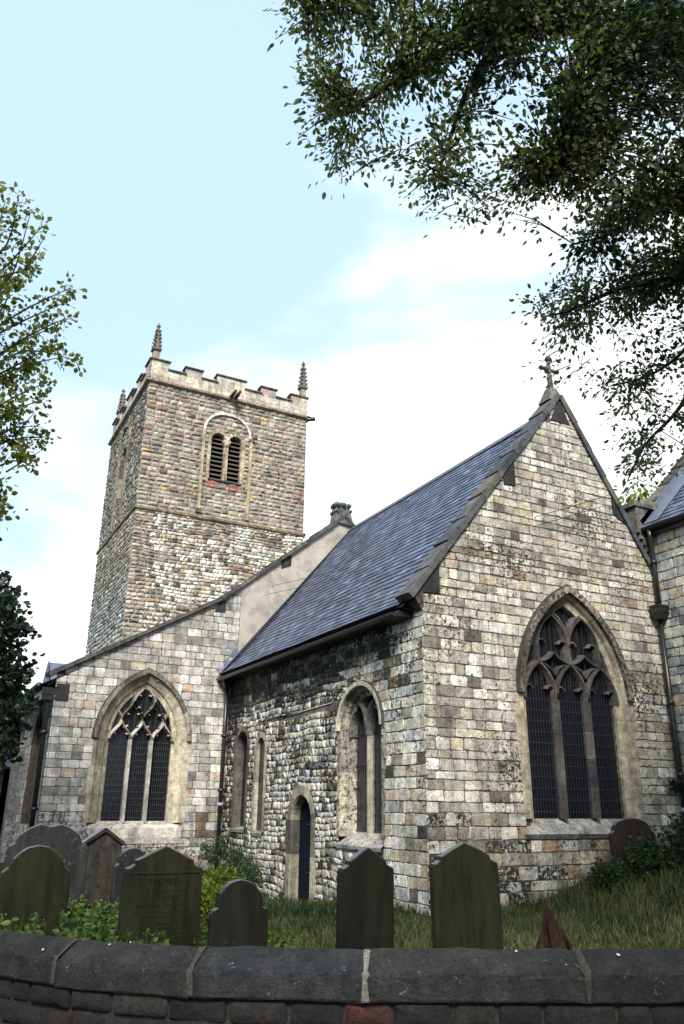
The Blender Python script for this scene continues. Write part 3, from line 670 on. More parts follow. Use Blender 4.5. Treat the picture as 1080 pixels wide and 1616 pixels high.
mb=MB(); mb.tube([(XA-.44,YN+.02,4.32),(XA-.44,23,4.32)],.085,8); mb.box((XA-.36,YN-.02,4.12),(XA-.02,23,4.3)); mb.box((XA-.36,YN+.0,3.98),(XA-.03,YN+.3,4.14)); part(mb,'gutter',[M['iron']],label='black gutter along the aisle eaves')
def pipe(pts,r,name='drainpipe',label=None,hopper=None,brk=(),band=None,yy=(0,0)):
    mb=MB(); mb.tube(pts,r,10)
    for z in brk:
        p=Vector(pts[0]); 
        for a,b_ in zip(pts,pts[1:]):
            if min(a[2],b_[2])<=z<=max(a[2],b_[2]): t=(z-a[2])/(b_[2]-a[2]+1e-9); p=Vector(a).lerp(Vector(b_),t)
        mb.tube([(p.x,p.y,z-.04),(p.x,p.y,z+.04)],r*1.35,10); mb.box((p.x-r*1.7+yy[0],p.y-.012+yy[1],z-.03),(p.x+r*1.7+yy[0],p.y+.012+yy[1],z+.03))
    o=part(mb,name,[M['iron']],label=label)
    if hopper:
        h=MB(); x,y,z,w,hh=hopper
        h.add([(x-w*.6,y-w*.6,z-hh),(x+w*.6,y-w*.6,z-hh),(x+w*.6,y+w*.5,z-hh),(x-w*.6,y+w*.5,z-hh),(x-w,y-w*.9,z-hh*.5),(x+w,y-w*.9,z-hh*.5),(x+w,y+w*.6,z-hh*.5),(x-w,y+w*.6,z-hh*.5),(x-w,y-w*.9,z),(x+w,y-w*.9,z),(x+w,y+w*.6,z),(x-w,y+w*.6,z)],
          [(3,2,1,0)]+[(a,(a+1)%4,4+(a+1)%4,4+a) for a in range(4)]+[(4+a,4+(a+1)%4,8+(a+1)%4,8+a) for a in range(4)]+[(8,9,10,11)])
        h.box((x-w*1.08,y-w*.98,z-.03),(x+w*1.08,y+w*.66,z+.012)); h.build('hopper_head',[M['iron']],o)
    if band:
        h=MB(); h.tube([(pts[-1][0],pts[-1][1],band-.04),(pts[-1][0],pts[-1][1],band+.04)],r*1.5,10); h.build('pipe_collar',[M['band']],o)
    return o
pipe([(-.16,YN-.17,4.72),(-.16,YN-.17,3.2),(-.16,YN-.17,-.4)],.055,label='black drainpipe in the angle between aisle and chancel',hopper=(-.17,YN-.20,4.86,.15,.26),brk=(3.3,1.9),band=1.55)
pipe([(XA-.30,YN+.12,4.1),(XA-.16,YN+.12,3.9),(XA-.14,YN+.12,-.4)],.06,label='black drainpipe at the far left corner of the aisle',brk=(3.2,1.4))
# porch / vestry roof seen behind the aisle corner
mb=MB()
sl=lambda u,s,d:(-4.3+u,14.6+s*.75-d*.5,4.9+s*.66+d*.8)
mb.add([(-4.3,13.2,4.6),(-1.5,13.2,4.6),(-1.5,14.4,5.62),(-4.3,14.4,5.62)],[(0,1,2,3)],lin((84,90,104))); mb.add([(-4.3,14.4,5.62),(-1.5,14.4,5.62),(-1.5,15.6,4.6),(-4.3,15.6,4.6)],[(0,1,2,3)],lin((84,90,104)))
mb.add([(-4.34,13.1,4.5),(-4.34,15.7,4.5),(-4.34,14.4,5.7)],[(0,1,2)],lin((60,62,70)))
mb.tube([(-4.3,14.4,5.5),(-4.3,14.4,5.86)],.025,6,lin((200,200,200)))
part(mb,'dormer_roof',[M['slate']],label='little slate roof peeping above the aisle parapet')
# =================================================================== TOWER
BZ1=14.25; BZ2=16.12
OPS=[Arch(1.72,.285,16.08,.30,BZ1),Arch(2.48,.285,16.08,.30,BZ1)]
TE=[a.grow(.10,.10,0) for a in OPS]
def segTE(z): return cut(XT0-.02,XT1+.02,TE if z>BZ1 else [],z)
def styTup(u,z,r):
    c=pick(r,PT); return dict(w=.34,h=.035,g=.010,j=.016,col=tuple(x*1.03 for x in c),soot=.34+.25*vnoise(u,z,.6,1),bulge=.45,wmax=.62,bev=.03)
def styTlo(u,z,r):
    zone=vnoise(u,z*2.2,.55,4)
    corner=u<XT0+.5
    if corner: return dict(w=.27,h=.035,g=.009,j=.016,col=pick(r,PT),soot=.3,bulge=.4,bev=.022)
    if 7.0<z<8.6 and u<1.6:
        k=int(z/.17); return dict(w=.10,wmax=.12,h=.035,g=.008,j=.01,col=pick(r,[(3,(228,220,198)),(1,(200,186,158)),(1,(120,110,92))]),soot=.36,tilt=(.8 if k%2 else -.8),bulge=.4)
    if zone>.27: return dict(w=.30,h=.03,g=.009,j=.015,col=pick(r,PT+[(25,(110,98,80))]),soot=.36,bulge=.45,bev=.02)
    return dict(w=.19,h=.03,g=.008,j=.017,col=pick(r,PTL),soot=.40,bulge=.5,bev=.014,wmax=.4)
def rowTlo(z,r): return .17 if 7<z<8.6 else r.uniform(.09,.19)
wz=lambda u,z:.03*math.sin(u*1.3+z)+.015*math.sin(u*3.1+z*2.3)
mb=MB(); masonry(mb,frTE,4.6,12.42,rowTlo,segTE,styTlo,rng,warp=wz); masonry(mb,frTE,12.42,18.06,lambda z,r:r.uniform(.15,.25),segTE,styTup,rng,warp=lambda u,z:.012*math.sin(u*1.7+z))
backing(mb,frTE,4,18.1,segTE,dz=.1)
TSo=Arch(21.4,.42,16.0,.42,13.7)
def segTS(z): return cut(YT-.02,YT1,[TSo],z)
PTS=[(20,(150,142,128)),(16,(134,130,122)),(10,(166,152,132)),(10,(110,106,98)),(6,(180,172,156))]
def styTS(u,z,r): 
    c=pick(r,PTS if z>10 else PTS+[(40,(150,158,154)),(20,(180,184,176))]); return dict(w=.30 if z>12.4 else .22,h=.035,g=.009,j=.016,col=c,soot=.42,bulge=.45,bev=.022,npc=2)
masonry(mb,frTS,4.6,18.06,lambda z,r:r.uniform(.13,.23),segTS,styTS,rng,warp=wz); backing(mb,frTS,4,18.1,segTS,dz=.1)
mb.add([(XT1,YT,4),(XT1,YT1,4),(XT1,YT1,18.1),(XT1,YT,18.1),(XT0,YT1,4),(XT0,YT1,18.1)],[(0,1,2,3),(1,4,5,2)],lin((150,138,118)),.3)
mb.add([(XT0,YT,18.3),(XT1,YT,18.3),(XT1,YT1,18.3),(XT0,YT1,18.3)],[(0,1,2,3)],(.1,.1,.1))
part(mb,'tower_wall',[M['rubble'],M['tmortar']],label='tall square rubble tower, brown above and white-flecked below')
# string course + cornice
def band(mb,z0,z1,d,col,soot=.4):
    c=col; 
    x=XT0-d
    for i in range(14):
        a=lerp(XT0-d,XT1+d,i/14); b_=lerp(XT0-d,XT1+d,(i+1)/14)-.006; f=rng.uniform(.85,1.1); e=rng.uniform(-.008,.008)
        mb.add([(a,YT-d*.3,z0+e),(b_,YT-d*.3,z0+e),(b_,YT-d,lerp(z0,z1,.4)+e),(a,YT-d,lerp(z0,z1,.4)+e),(b_,YT-d,z1+e),(a,YT-d,z1+e),(b_,YT,z1+d*.5),(a,YT,z1+d*.5)],[(0,1,2,3),(3,2,4,5),(5,4,6,7)],tuple(v*f for v in c),soot)
        a=lerp(YT-d,YT1+d,i/14); b_=lerp(YT-d,YT1+d,(i+1)/14)-.006
        mb.add([(XT0-d*.3,a,z0),(XT0-d*.3,b_,z0),(XT0-d,b_,lerp(z0,z1,.4)),(XT0-d,a,lerp(z0,z1,.4)),(XT0-d,b_,z1),(XT0-d,a,z1),(XT0,b_,z1+d*.5),(XT0,a,z1+d*.5)],[(0,1,2,3),(3,2,4,5),(5,4,6,7)],tuple(v*f for v in c),soot)
    mb.add([(XT1,YT-d,z0),(XT1+d,YT-d,z0),(XT1+d,YT1+d,z0),(XT1+d,YT-d,z1),(XT1+d,YT1+d,z1),(XT1,YT-d,z1)],[(1,2,4,3),(0,1,3,5)],c,soot)
mb=MB(); band(mb,12.38,12.54,.09,lin((132,118,94))); part(mb,'string_course',[M['stone']],label='weathered string course round the middle of the tower')
mb=MB(); band(mb,18.02,18.18,.15,lin((150,134,112)),.45)
part(mb,'cornice',[M['stone']],label='projecting cornice below the tower battlements')
# battlements
mb=MB(); PB=[(20,(204,193,172)),(14,(188,174,156)),(5,(178,156,140)),(8,(168,160,148)),(6,(214,204,184))]
def para(fr,u0,u1,tops,mbx):
    for a,b_,zt in tops:
        z=18.16
        while z<zt-.02:
            z2=min(z+.27,zt); u=a
            while u<b_-.02:
                w=rng.uniform(.35,.6); u2=min(u+w,b_)
                if b_-u2<.15: u2=b_
                c=pick(rng,PB)
                mbx.add([fr(u,z,.03),fr(u2-.004,z,.03),fr(u2-.004,z2-.004,.03),fr(u,z2-.004,.03)],[(0,1,2,3)],c,.30); u=u2
            z=z2
        mbx.add([fr(a,18.16,.022),fr(b_,18.16,.022),fr(b_,zt,.022),fr(a,zt,.022),fr(a,18.16,-.3),fr(b_,18.16,-.3),fr(b_,zt,-.3),fr(a,zt,-.3)],[(0,1,2,3),(4,7,6,5),(3,2,6,7),(0,3,7,4),(1,5,6,2)],lin((120,108,90)),.3)
        # coping with drip
        c=lin((112,102,90)); mbx.add([fr(a-.05,zt,.10),fr(b_+.05,zt,.10),fr(b_+.05,zt,-.38),fr(a-.05,zt,-.38),fr(a-.05,zt+.05,.10),fr(b_+.05,zt+.05,.10),fr(b_+.05,zt+.05,-.38),fr(a-.05,zt+.05,-.38),fr(a-.02,zt+.11,-.05),fr(b_+.02,zt+.11,-.05),fr(b_+.02,zt+.11,-.22),fr(a-.02,zt+.11,-.22)],[(3,2,1,0),(0,1,5,4),(2,3,7,6),(4,5,9,8),(6,7,11,10),(8,9,10,11),(0,4,7,3),(1,2,6,5),(4,8,11,7),(5,6,10,9)],c,.5)
zM,zC=19.12,18.78
T1=[(-1.42,-.66,zM+.02),(-.66,.05,zC),(.05,.80,zM),(.80,1.47,zC),(1.47,2.80,zM+.03),(2.80,3.54,zC),(3.54,4.28,zM),(4.28,5.0,zC),(5.0,5.80,zM)]
para(frTE,0,0,T1,mb)
T2=[(17.9,18.7,zM+.02),(18.7,19.4,zC),(19.4,20.2,zM),(20.2,20.9,zC),(20.9,22.1,zM),(22.1,22.8,zC),(22.8,23.5,zM),(23.5,24.2,zC),(24.2,25.0,zM)]
para(frTS,0,0,T2,mb)
frTN=lambda u,z,d:(XT1+d,u,z); para(frTN,0,0,T2,mb)
frTW=lambda u,z,d:(u,YT1+d,z); para(frTW,0,0,T1,mb)
part(mb,'battlements',[M['stone']],label='pale stepped battlements round the tower top')
# pinnacles
def pinnacle(x,y,zb,lab,h=1.85,pw=.13):
    mb=MB(); c=lin((150,138,120)); c2=lin((116,106,94))
    sq=lambda w,z:[(x-w,y-w,z),(x+w,y-w,z),(x+w,y+w,z),(x-w,y+w,z)]
    def fr_(w0,z0,w1,z1,cc,s=.4):
        mb.add(sq(w0,z0)+sq(w1,z1),[(0,1,5,4),(1,2,6,5),(2,3,7,6),(3,0,4,7),(4,5,6,7)],cc,s)
    fr_(pw,zb-.9,pw,zb+.62,c); fr_(pw*1.45,zb+.58,pw*1.45,zb+.70,c2); fr_(pw,zb+.70,.04,zb+h-.08,c2)
    for k in range(5):
        t=(k+.4)/5; z=lerp(zb+.74,zb+h-.2,t); w=lerp(pw*1.1,.05,t)
        for sx,sy in ((1,1),(-1,1),(1,-1),(-1,-1)):
            mb.tube([(x+sx*w*.6,y+sy*w*.6,z-.05),(x+sx*(w*.9+.02),y+sy*(w*.9+.02),z+.0),(x+sx*(w*.9+.035),y+sy*(w*.9+.035),z+.06)],[.045,.055,.035],6,c2,soot=.5)
    mb.tube([(x,y,zb+h-.12),(x,y,zb+h-.04),(x,y,zb+h+.03),(x,y,zb+h+.10)],[.05,.10,.05,.03],7,c2,soot=.5)
    part(mb,'pinnacle',[M['stone']],label=lab)
pinnacle(-1.24,18.08,19.08,'crocketed pinnacle at the near left corner of the tower',1.86)
pinnacle(5.66,18.08,19.08,'crocketed pinnacle at the right corner of the tower',1.96)
pinnacle(-1.2,24.75,19.12,'far pinnacle at the back left corner of the tower',1.9,.14)
pinnacle(5.62,24.8,19.1,None,1.7)
# water spouts
mb=MB()
for ox in (-.09,.11): mb=MB(); mb.tube([(2.2+ox,YT-.02,18.16),(2.2+ox+.02,YT-.35,18.22),(2.2+ox+.05,YT-.62,18.30)],[.09,.085,.06],7,lin((80,76,72)),soot=.6); part(mb,'waterspout',[M['stone']])
mb=MB(); mb.tube([(5.86,YT-.0,18.10),(6.2,YT-.12,18.12)],[.11,.09],6,lin((90,84,78)),soot=.6)
part(mb,'waterspout',[M['stone']],label='spout at the right end of the tower cornice')
# belfry window
mb=MB()
for A in OPS: sweep(mb,A,frTE,[(.17,.17,.05),(.02,.02,.055),(0,0,.0),(0,0,-.3)],rng,[lin((190,170,136)),lin((170,152,124)),lin((196,180,150)),lin((150,134,112))],nj=6,na=7,block=1,gap=.006,soot=.25)
bw=part(mb,'belfry_window',[M['stone']],label='twin round-headed belfry opening with louvres')
mb=MB()
for A in OPS:
    g0=MB(); z=BZ1+.05
    while z<16.25:
        h=A.half(z) or .2; mb.add([frTE(A.uc-h,z,-.08),frTE(A.uc+h,z,-.08),frTE(A.uc+h,z+.13,-.24),frTE(A.uc-h,z+.13,-.24),frTE(A.uc-h,z-.025,-.085),frTE(A.uc+h,z-.025,-.085)],[(0,1,2,3),(4,5,1,0)]); z+=.205
    z0=A
mb.build('louvre_slats',[M['louvre']],bw)
mb=MB()
for A in OPS: fillarch(mb,A,frTE,-.29)
mb.build('opening',[M['void']],bw)
mb=MB(); ms=lin((176,160,132))
mb.tube([frTE(2.10,BZ1,-.02),frTE(2.10,15.78,-.02)],[.085,.075],10,ms,soot=.35); mb.tube([frTE(2.10,15.76,-.02),frTE(2.10,15.9,-.02),frTE(2.10,16.02,-.02)],[.08,.13,.15],8,ms,soot=.5); mb.box((1.94,16.0,-.2),(2.26,16.12,.09),ms,.4,fr=frTE)
mb.build('shaft',[M['stone']],bw)
mb=MB(); mb.box((1.36,BZ1-.07,-.1),(2.84,BZ1,.09),lin((70,64,60)),.5,fr=frTE); mb.build('sill',[M['stone']],bw)
for u0 in (1.36,2.28):
    mb=MB()
    for r_ in range(3):
        for k in range(3): mb.box((u0+k*.165,BZ1-.36+r_*.09,0),(u0+k*.165+.155,BZ1-.36+r_*.09+.08,.045),lin((164,104,92)),.1,fr=frTE)
    mb.build('brick_patch',[M['stone']],bw)
# relieving arch and pilaster strips
mb=MB(); RA=Arch(2.10,.98,16.42,.86,16.40); sweep(mb,RA,frTE,[(.10,.10,.01),(.10,.10,.10),(.0,.0,.10),(0,0,.01)],rng,[lin((214,208,196)),lin((200,194,182))],nj=1,na=9,foot=False,soot=.15)
for ux in (1.00,3.12):
    z=12.7+(.15 if ux<2 else .0)
    while z<16.42:
        z2=min(z+rng.uniform(.35,.7),16.42); mb.box((ux,z,0),(ux+.13,z2-.01,.09),vc(lin((176,158,128)),.8,1.05),.35,fr=frTE); z=z2
mb.box((.96,12.66,0),(1.2,12.84,.13),lin((90,84,74)),.4,fr=frTE); mb.box((3.08,16.3,0),(3.34,16.42,.12),lin((110,100,86)),.4,fr=frTE)
mb.build('arch_moulding',[M['stone']],bw)
mb=MB(); fillarch(mb,TSo,frTS,-.3); 
bw2=part(mb,'belfry_opening',[M['void']],label='dark belfry opening on the shaded side of the tower')
mb=MB(); sweep(mb,TSo,frTS,[(.14,.14,.05),(0,0,.05),(0,0,-.3)],rng,PH,nj=5,na=6,gap=.005,soot=.4)
for uy in (20.5,22.2): mb.box((uy,12.7,0),(uy+.13,16.6,.09),lin((130,124,112)),.4,fr=frTS)
sweep(mb,Arch(21.4,.8,16.6,.8,16.5),frTS,[(.12,.12,.01),(.12,.12,.1),(0,0,.1),(0,0,.01)],rng,PH,nj=1,na=6,foot=False,soot=.3)
mb.build('surround',[M['stone']],bw2)
# nave roof (slopes behind the parapet)
mb=MB(); mb.add([(-.3,YN+.3,6.9),(3.55,YN+.3,10.0),(3.55,YT,10.0),(-.3,YT,6.9)],[(0,1,2,3)],lin((70,74,88))); mb.add([(3.55,YN+.3,10.0),(7.4,YN+.3,6.6),(7.4,YT,6.6),(3.55,YT,10.0)],[(0,1,2,3)],lin((70,74,88))); mb.add([(7.4,YN+.3,6.6),(7.4,YN+.3,0),(7.4,YT,0),(7.4,YT,6.6)],[(0,1,2,3)],lin((120,110,100)))
part(mb,'nave_roof',[M['slate']])
# =================================================================== NORTH CHAPEL at the right
def segR(z): return [(-9.0,.35)]
def styR(u,z,r):
    c=pick(r,[(24,(168,168,160)),(18,(150,152,150)),(14,(190,186,172)),(6,(180,168,142)),(8,(130,130,128)),(1,(164,144,116))]); return dict(w=.27,h=.014,g=.006,j=.008,col=c,soot=.38+.2*vnoise(u,z,.8,8),wmax=.5,bev=.008,bulge=.05)
mb=MB(); masonry(mb,frR,-.3,7.22,lambda z,r:r.uniform(.16,.24),segR,styR,rng); backing(mb,frR,-1,7.3,segR,dz=.2)
mb.add([(XR,.35,-1),(XR+7,.35,-1),(XR+7,.35,7.2),(XR+3.5,.35,11.5),(XR,.35,7.2)],[(0,1,2,3,4)],lin((160,150,136)),.3)
mb.add([(XR,-9,-1),(XR+7,-9,-1),(XR+7,-9,7.2),(XR+3.5,-9,11.5),(XR,-9,7.2)],[(0,1,2,3,4)],lin((160,150,136)),.3)
mb.add([(XR+7,-9,-1),(XR+7,.35,-1),(XR+7,.35,7.2),(XR+7,-9,7.2)],[(0,1,2,3)],lin((160,150,136)),.3)
part(mb,'chapel_wall',[M['stone'],M['mortar']],label='grey stone wall of the side chapel at the right edge')
mb=MB()
rx0,rz0=XR-.2,7.36; rl2=5.4; c_,s_=math.cos(R_(45)),math.sin(R_(45))
frR2=lambda u,s,d:(rx0+c_*s-s_*d,u,rz0+s_*s+c_*d)
slates(mb,frR2,-9,-.02,int(rl2/.19)+1,rl2,.19,.27,rng,SLC)
mb.add([frR2(-9,0,-.02),frR2(.1,0,-.02),frR2(.1,rl2,-.02),frR2(-9,rl2,-.02)],[(0,1,2,3)],(.04,.04,.05)); mb.add([frR2(-9,rl2,0),frR2(.1,rl2,0),(XR+7.2,.1,7.3),(XR+7.2,-9,7.3)],[(0,1,2,3)],(.05,.05,.06))
cr=part(mb,'chapel_roof',[M['slate']],label='slate roof of the side chapel at the right edge')
mb=MB(); mb.add([frR2(-.42,.15,.05),frR2(-.02,.15,.05),frR2(-.02,rl2,.05),frR2(-.42,rl2,.05),frR2(-.02,.15,.16),frR2(-.02,rl2,.16)],[(0,1,2,3),(1,4,5,2)]); mb.build('lead_flashing',[M['lead']],cr)
mb=MB(); coping(mb,XR+.15,7.62,XR+4.0,11.55,7,.0,.5,.14,rng,CN,soot=.5)
kc=lin((110,104,94))
for w,z0,z1 in ((.10,6.88,7.02),(.17,7.02,7.16),(.24,7.16,7.30),(.30,7.30,7.92)): mb.box((XR-w,.0-.02,z0),(XR+.3,.45,z1),kc,.5)
mb.box((XR-.36,-.06,7.92),(XR+.45,.5,8.02),kc,.5); mb.add([(XR-.36,-.06,8.02),(XR+.45,-.06,8.02),(XR+.45,.5,8.02),(XR-.36,.5,8.02),(XR-.2,0,8.10),(XR+.45,0,8.16),(XR+.45,.46,8.16),(XR-.2,.46,8.10)],[(0,1,5,4),(3,0,4,7),(4,5,6,7)],kc,.5)
part(mb,'chapel_coping',[M['stone']],label='stepped kneeler and coping at the chapel roof corner')
mb=MB(); mb.tube([(XR-.16,-9,7.36),(XR-.16,-.05,7.36)],.075,8); mb.box((XR-.1,-9,7.2),(XR-.0,-.05,7.34)); part(mb,'gutter',[M['iron']],label='black gutter under the chapel eaves')
pipe([(XR-.17,-.20,7.34),(XR-.17,-.20,7.15),(XR-.10,-.16,6.95),(XR-.08,-.14,6.5),(XR-.08,-.14,5.5)],.05,label='upper drainpipe of the chapel above the hopper',brk=(6.6,))
pipe([(XR-.12,-.14,5.3),(XR-.12,-.14,3.2),(XR-.12,-.14,.1)],.055,label='black drainpipe in the corner of chapel and chancel',hopper=(XR-.16,-.17,5.60,.16,.28),brk=(3.6,2.2),band=1.55)
# far masonry seen through the gap between gable and chapel
mb=MB(); 
mb.add([(XR+.9,.35,6),(XR+.9,9.5,6),(XR+2.6,9.5,8.2),(XR+2.6,.35,8.2)],[(0,1,2,3)],lin((90,96,120))); part(mb,'north_roof',[M['slate']])
# =================================================================== GROUND
def sstep(a,b,x): t=max(0,min(1,(x-a)/(b-a))); return t*t*(3-2*t)
def G(x,y):
    z=-.05
    z-=.34*sstep(1.2,4.2,y)*(1-sstep(7.5,9.3,y))*sstep(-3.5,-.6,x)*(1-sstep(.5,1,x))
    z+=.62*sstep(1.2,4.6,x)*sstep(-5.5,-1.5,y)
    z+=.04*noise.noise(Vector((x*.7,y*.7,0)))
    return z
WP=[(9.3,-16.52,1.04),(-1.0,-11.09,1.04),(-3.2,-9.93,1.04),(-4.8,-9.09,1.04),(-5.93,-8.49,1.03),(-6.42,-8.10,1.015),(-6.83,-7.58,.995),(-7.13,-6.99,.975),(-7.36,-6.2,.965),(-7.5,-5.2,.96),(-7.6,-3.5,.95),(-7.7,0,.95)]
xs=[-400,-200,-100,-60,-40,-25,-16]+[-12+i*.25 for i in range(0,97)]+[14,18,25,40,60,100,200,400]
ys=[-400,-200,-100,-60,-40,-25]+[-18+i*.25 for i in range(0,117)]+[13,16,20,25,35,50,80,150,400]
vs=[(x,y,G(x,y)) for y in ys for x in xs]; nx=len(xs)
mb=MB(); mb.add(vs,[(j*nx+i,j*nx+i+1,(j+1)*nx+i+1,(j+1)*nx+i) for j in range(len(ys)-1) for i in range(nx-1)],smooth=True)
tag(mb.build('ground',[M['soil']]),kind='structure')
mb=MB(); P=[(x,y) for x,y,z in WP[:9]]; 
off=[(x-.466*.22,y-.885*.22) for x,y in P]; o2=[(x-.466*3.2-.5,y-.885*3.2) for x,y in P]
mb.add([(x,y,.03) for x,y in off]+[(x,y,.03) for x,y in o2],[(i,i+1,len(P)+i+1,len(P)+i) for i in range(len(P)-1)]); tag(mb.build('pavement',[M['pave']]),kind='structure')
# =================================================================== BOUNDARY WALL
rng=random.Random(11)
bw_=empty('boundary_wall',(-5.9,-8.5,0)); tag(bw_,'low dark stone boundary wall with bevelled coping running across the foreground','wall')
Lc=[0]
for a,b_ in zip(WP,WP[1:]): Lc.append(Lc[-1]+math.hypot(b_[0]-a[0],b_[1]-a[1]))
def wpt(s):
    for i in range(len(WP)-1):
        if s<=Lc[i+1] or i==len(WP)-2:
            t=(s-Lc[i])/(Lc[i+1]-Lc[i]); p=[lerp(WP[i][k],WP[i+1][k],t) for k in range(3)]; return p
def wnrm(s):
    a=wpt(max(0,s-.35)); b_=wpt(min(Lc[-1],s+.35)); t=Vector((b_[0]-a[0],b_[1]-a[1],0)).normalized(); n=Vector((-t.y,t.x,0))
    if n.dot(Vector((CAM.x-a[0],CAM.y-a[1],0)))<0: n=-n
    return n
def frW(s,z,d):   # d measured from rear edge towards the street
    p=wpt(s); n=wnrm(s); return (p[0]+n.x*d,p[1]+n.y*d,z+p[2]-1.04)
def s_of(px):   # arc length of the joints, read as distances along the wall
    best=None
    for i in range(2000):
        s=Lc[-1]*i/2000; p=Vector(wpt(s))-CAM; 
        if p.dot(FW)<.5: continue
        x=540+FPX*p.dot(RT)/p.dot(FW)
        if best is None or abs(x-px)<best[0]: best=(abs(x-px),s)
    return best[1]
js=[s_of(910),s_of(580),s_of(330),s_of(132)]
joints=[0]+[js[0]-x for x in (9.9,9.0,8.1,7.2,6.3,5.4,4.5,3.6,2.7,1.8,.9) if js[0]-x>.3]+js+[js[-1]+.75,js[-1]+1.5,js[-1]+2.4,js[-1]+3.3,js[-1]+4.2,js[-1]+5.1,js[-1]+6]
joints=[j for j in joints if j<Lc[-1]]
prof=[(-.02,.86),(-.02,1.02),(.0,1.045),(.05,1.048),(.14,.992),(.150,.978),(.152,.965),(.150,.892),(.145,.885),(.0,.885)]
CCW=[lin((44,44,45)),lin((39,40,44)),lin((47,45,42)),lin((39,38,36))]  # foreground shade put into the colour: coping kept very dark
for a,b_ in zip(joints,joints[1:]):
    mb=MB(); n=max(2,int((b_-a)/.05)); c=rng.choice(CCW); sink=rng.uniform(-.006,.006); g=.007; m_=len(prof); vs=[];fs=[]
    seed=rng.random()*50
    for i in range(n+1):
        s=lerp(a+g,b_-g,i/n); e=1 if i in(0,n) else 0
        for k,(d,z) in enumerate(prof):
            q=.007*noise.noise(Vector((s*9,k*2.1,seed)))+.004*noise.noise(Vector((s*31,k*3.1,seed)))
            if k in (4,5): q+=-.006*max(0,noise.noise(Vector((s*17,5,seed))))
            vs.append(frW(s,z+sink+q-e*.006,d+q-e*.006))
    for i in range(n):
        for k in range(m_-1): fs.append((i*m_+k,i*m_+k+1,(i+1)*m_+k+1,(i+1)*m_+k))
    fs.append(tuple(range(m_))); fs.append(tuple(reversed(range(n*m_,n*m_+m_))))
    mb.add(vs,fs,c,.34)
    for i in range(rng.randint(1,3)):   # bird droppings / chipped pale spots
        s=rng.uniform(a+.05,b_-.05); t=rng.random(); r_=rng.uniform(.003,.010); ring=[]
        for k in range(7):
            an=k*.9; rr=r_*rng.uniform(.5,1.3); tt=max(.0,min(1,t+rr*math.sin(an)/.1)); ring.append(frW(s+rr*math.cos(an),lerp(1.048,.992,tt)+sink+.012,lerp(.05,.14,tt)+.002))
        mb.add(ring,[tuple(range(7))],(.6,.62,.66),0,1)
    o=mb.build('coping_stone',[M['wallstone'],M['band']],bw_,shift=(5.9,8.5,0))
mb=MB()
PBk=[(20,(31,28,25)),(14,(29,27,26)),(10,(39,35,31)),(4,(38,28,25)),(8,(25,24,23)),(3,(50,45,39))]  # brick colours darkened as well, standing in for foreground shade
def segW(z): return [(0,Lc[-1]-.01)]
def styW(s,z,r):
    c=pick(r,PBk)
    if js[1]-.26<s<js[1]+.02 and z>.80: c=lin((60,33,28))
    return dict(w=.20,h=.012,g=.005,j=.004,col=c,soot=.5,wmax=.32,bev=.008,h_=0)
masonry(mb,lambda s,z,d:frW(s,z,.118+d),.0,.885,lambda z,r:.088,segW,styW,rng)
s=0
while s<Lc[-1]-.1:
    t=min(s+.15,Lc[-1]); mb.add([frW(s,0,.115),frW(t,0,.115),frW(t,.886,.115),frW(s,.886,.115),frW(s,-.3,0),frW(t,-.3,0),frW(t,.886,0),frW(s,.886,0)],[(0,1,2,3),(4,7,6,5)],(.1,.1,.1),0,1); s=t
mb.build('brick_courses',[M['wallbrick'],M['dkmortar']],bw_,shift=(5.9,8.5,0))
mb=MB()   # open mortar joint with the pale lime smear
for j in js:
    v=[]
    for k,(d,z) in enumerate(prof[2:9]): 
        for q in (-.013,.013): v.append(frW(j+q*(1+.5*math.sin(k*3+j*9))+rng.uniform(-.005,.005),z+.001,d+.001))
    mb.add(v,[(2*i,2*i+1,2*i+3,2*i+2) for i in range(6)],lin((66,61,54)) if j!=js[1] else lin((112,107,97)),.45)
mb.build('joint_mortar',[M['stone']],bw_,shift=(5.9,8.5,0))
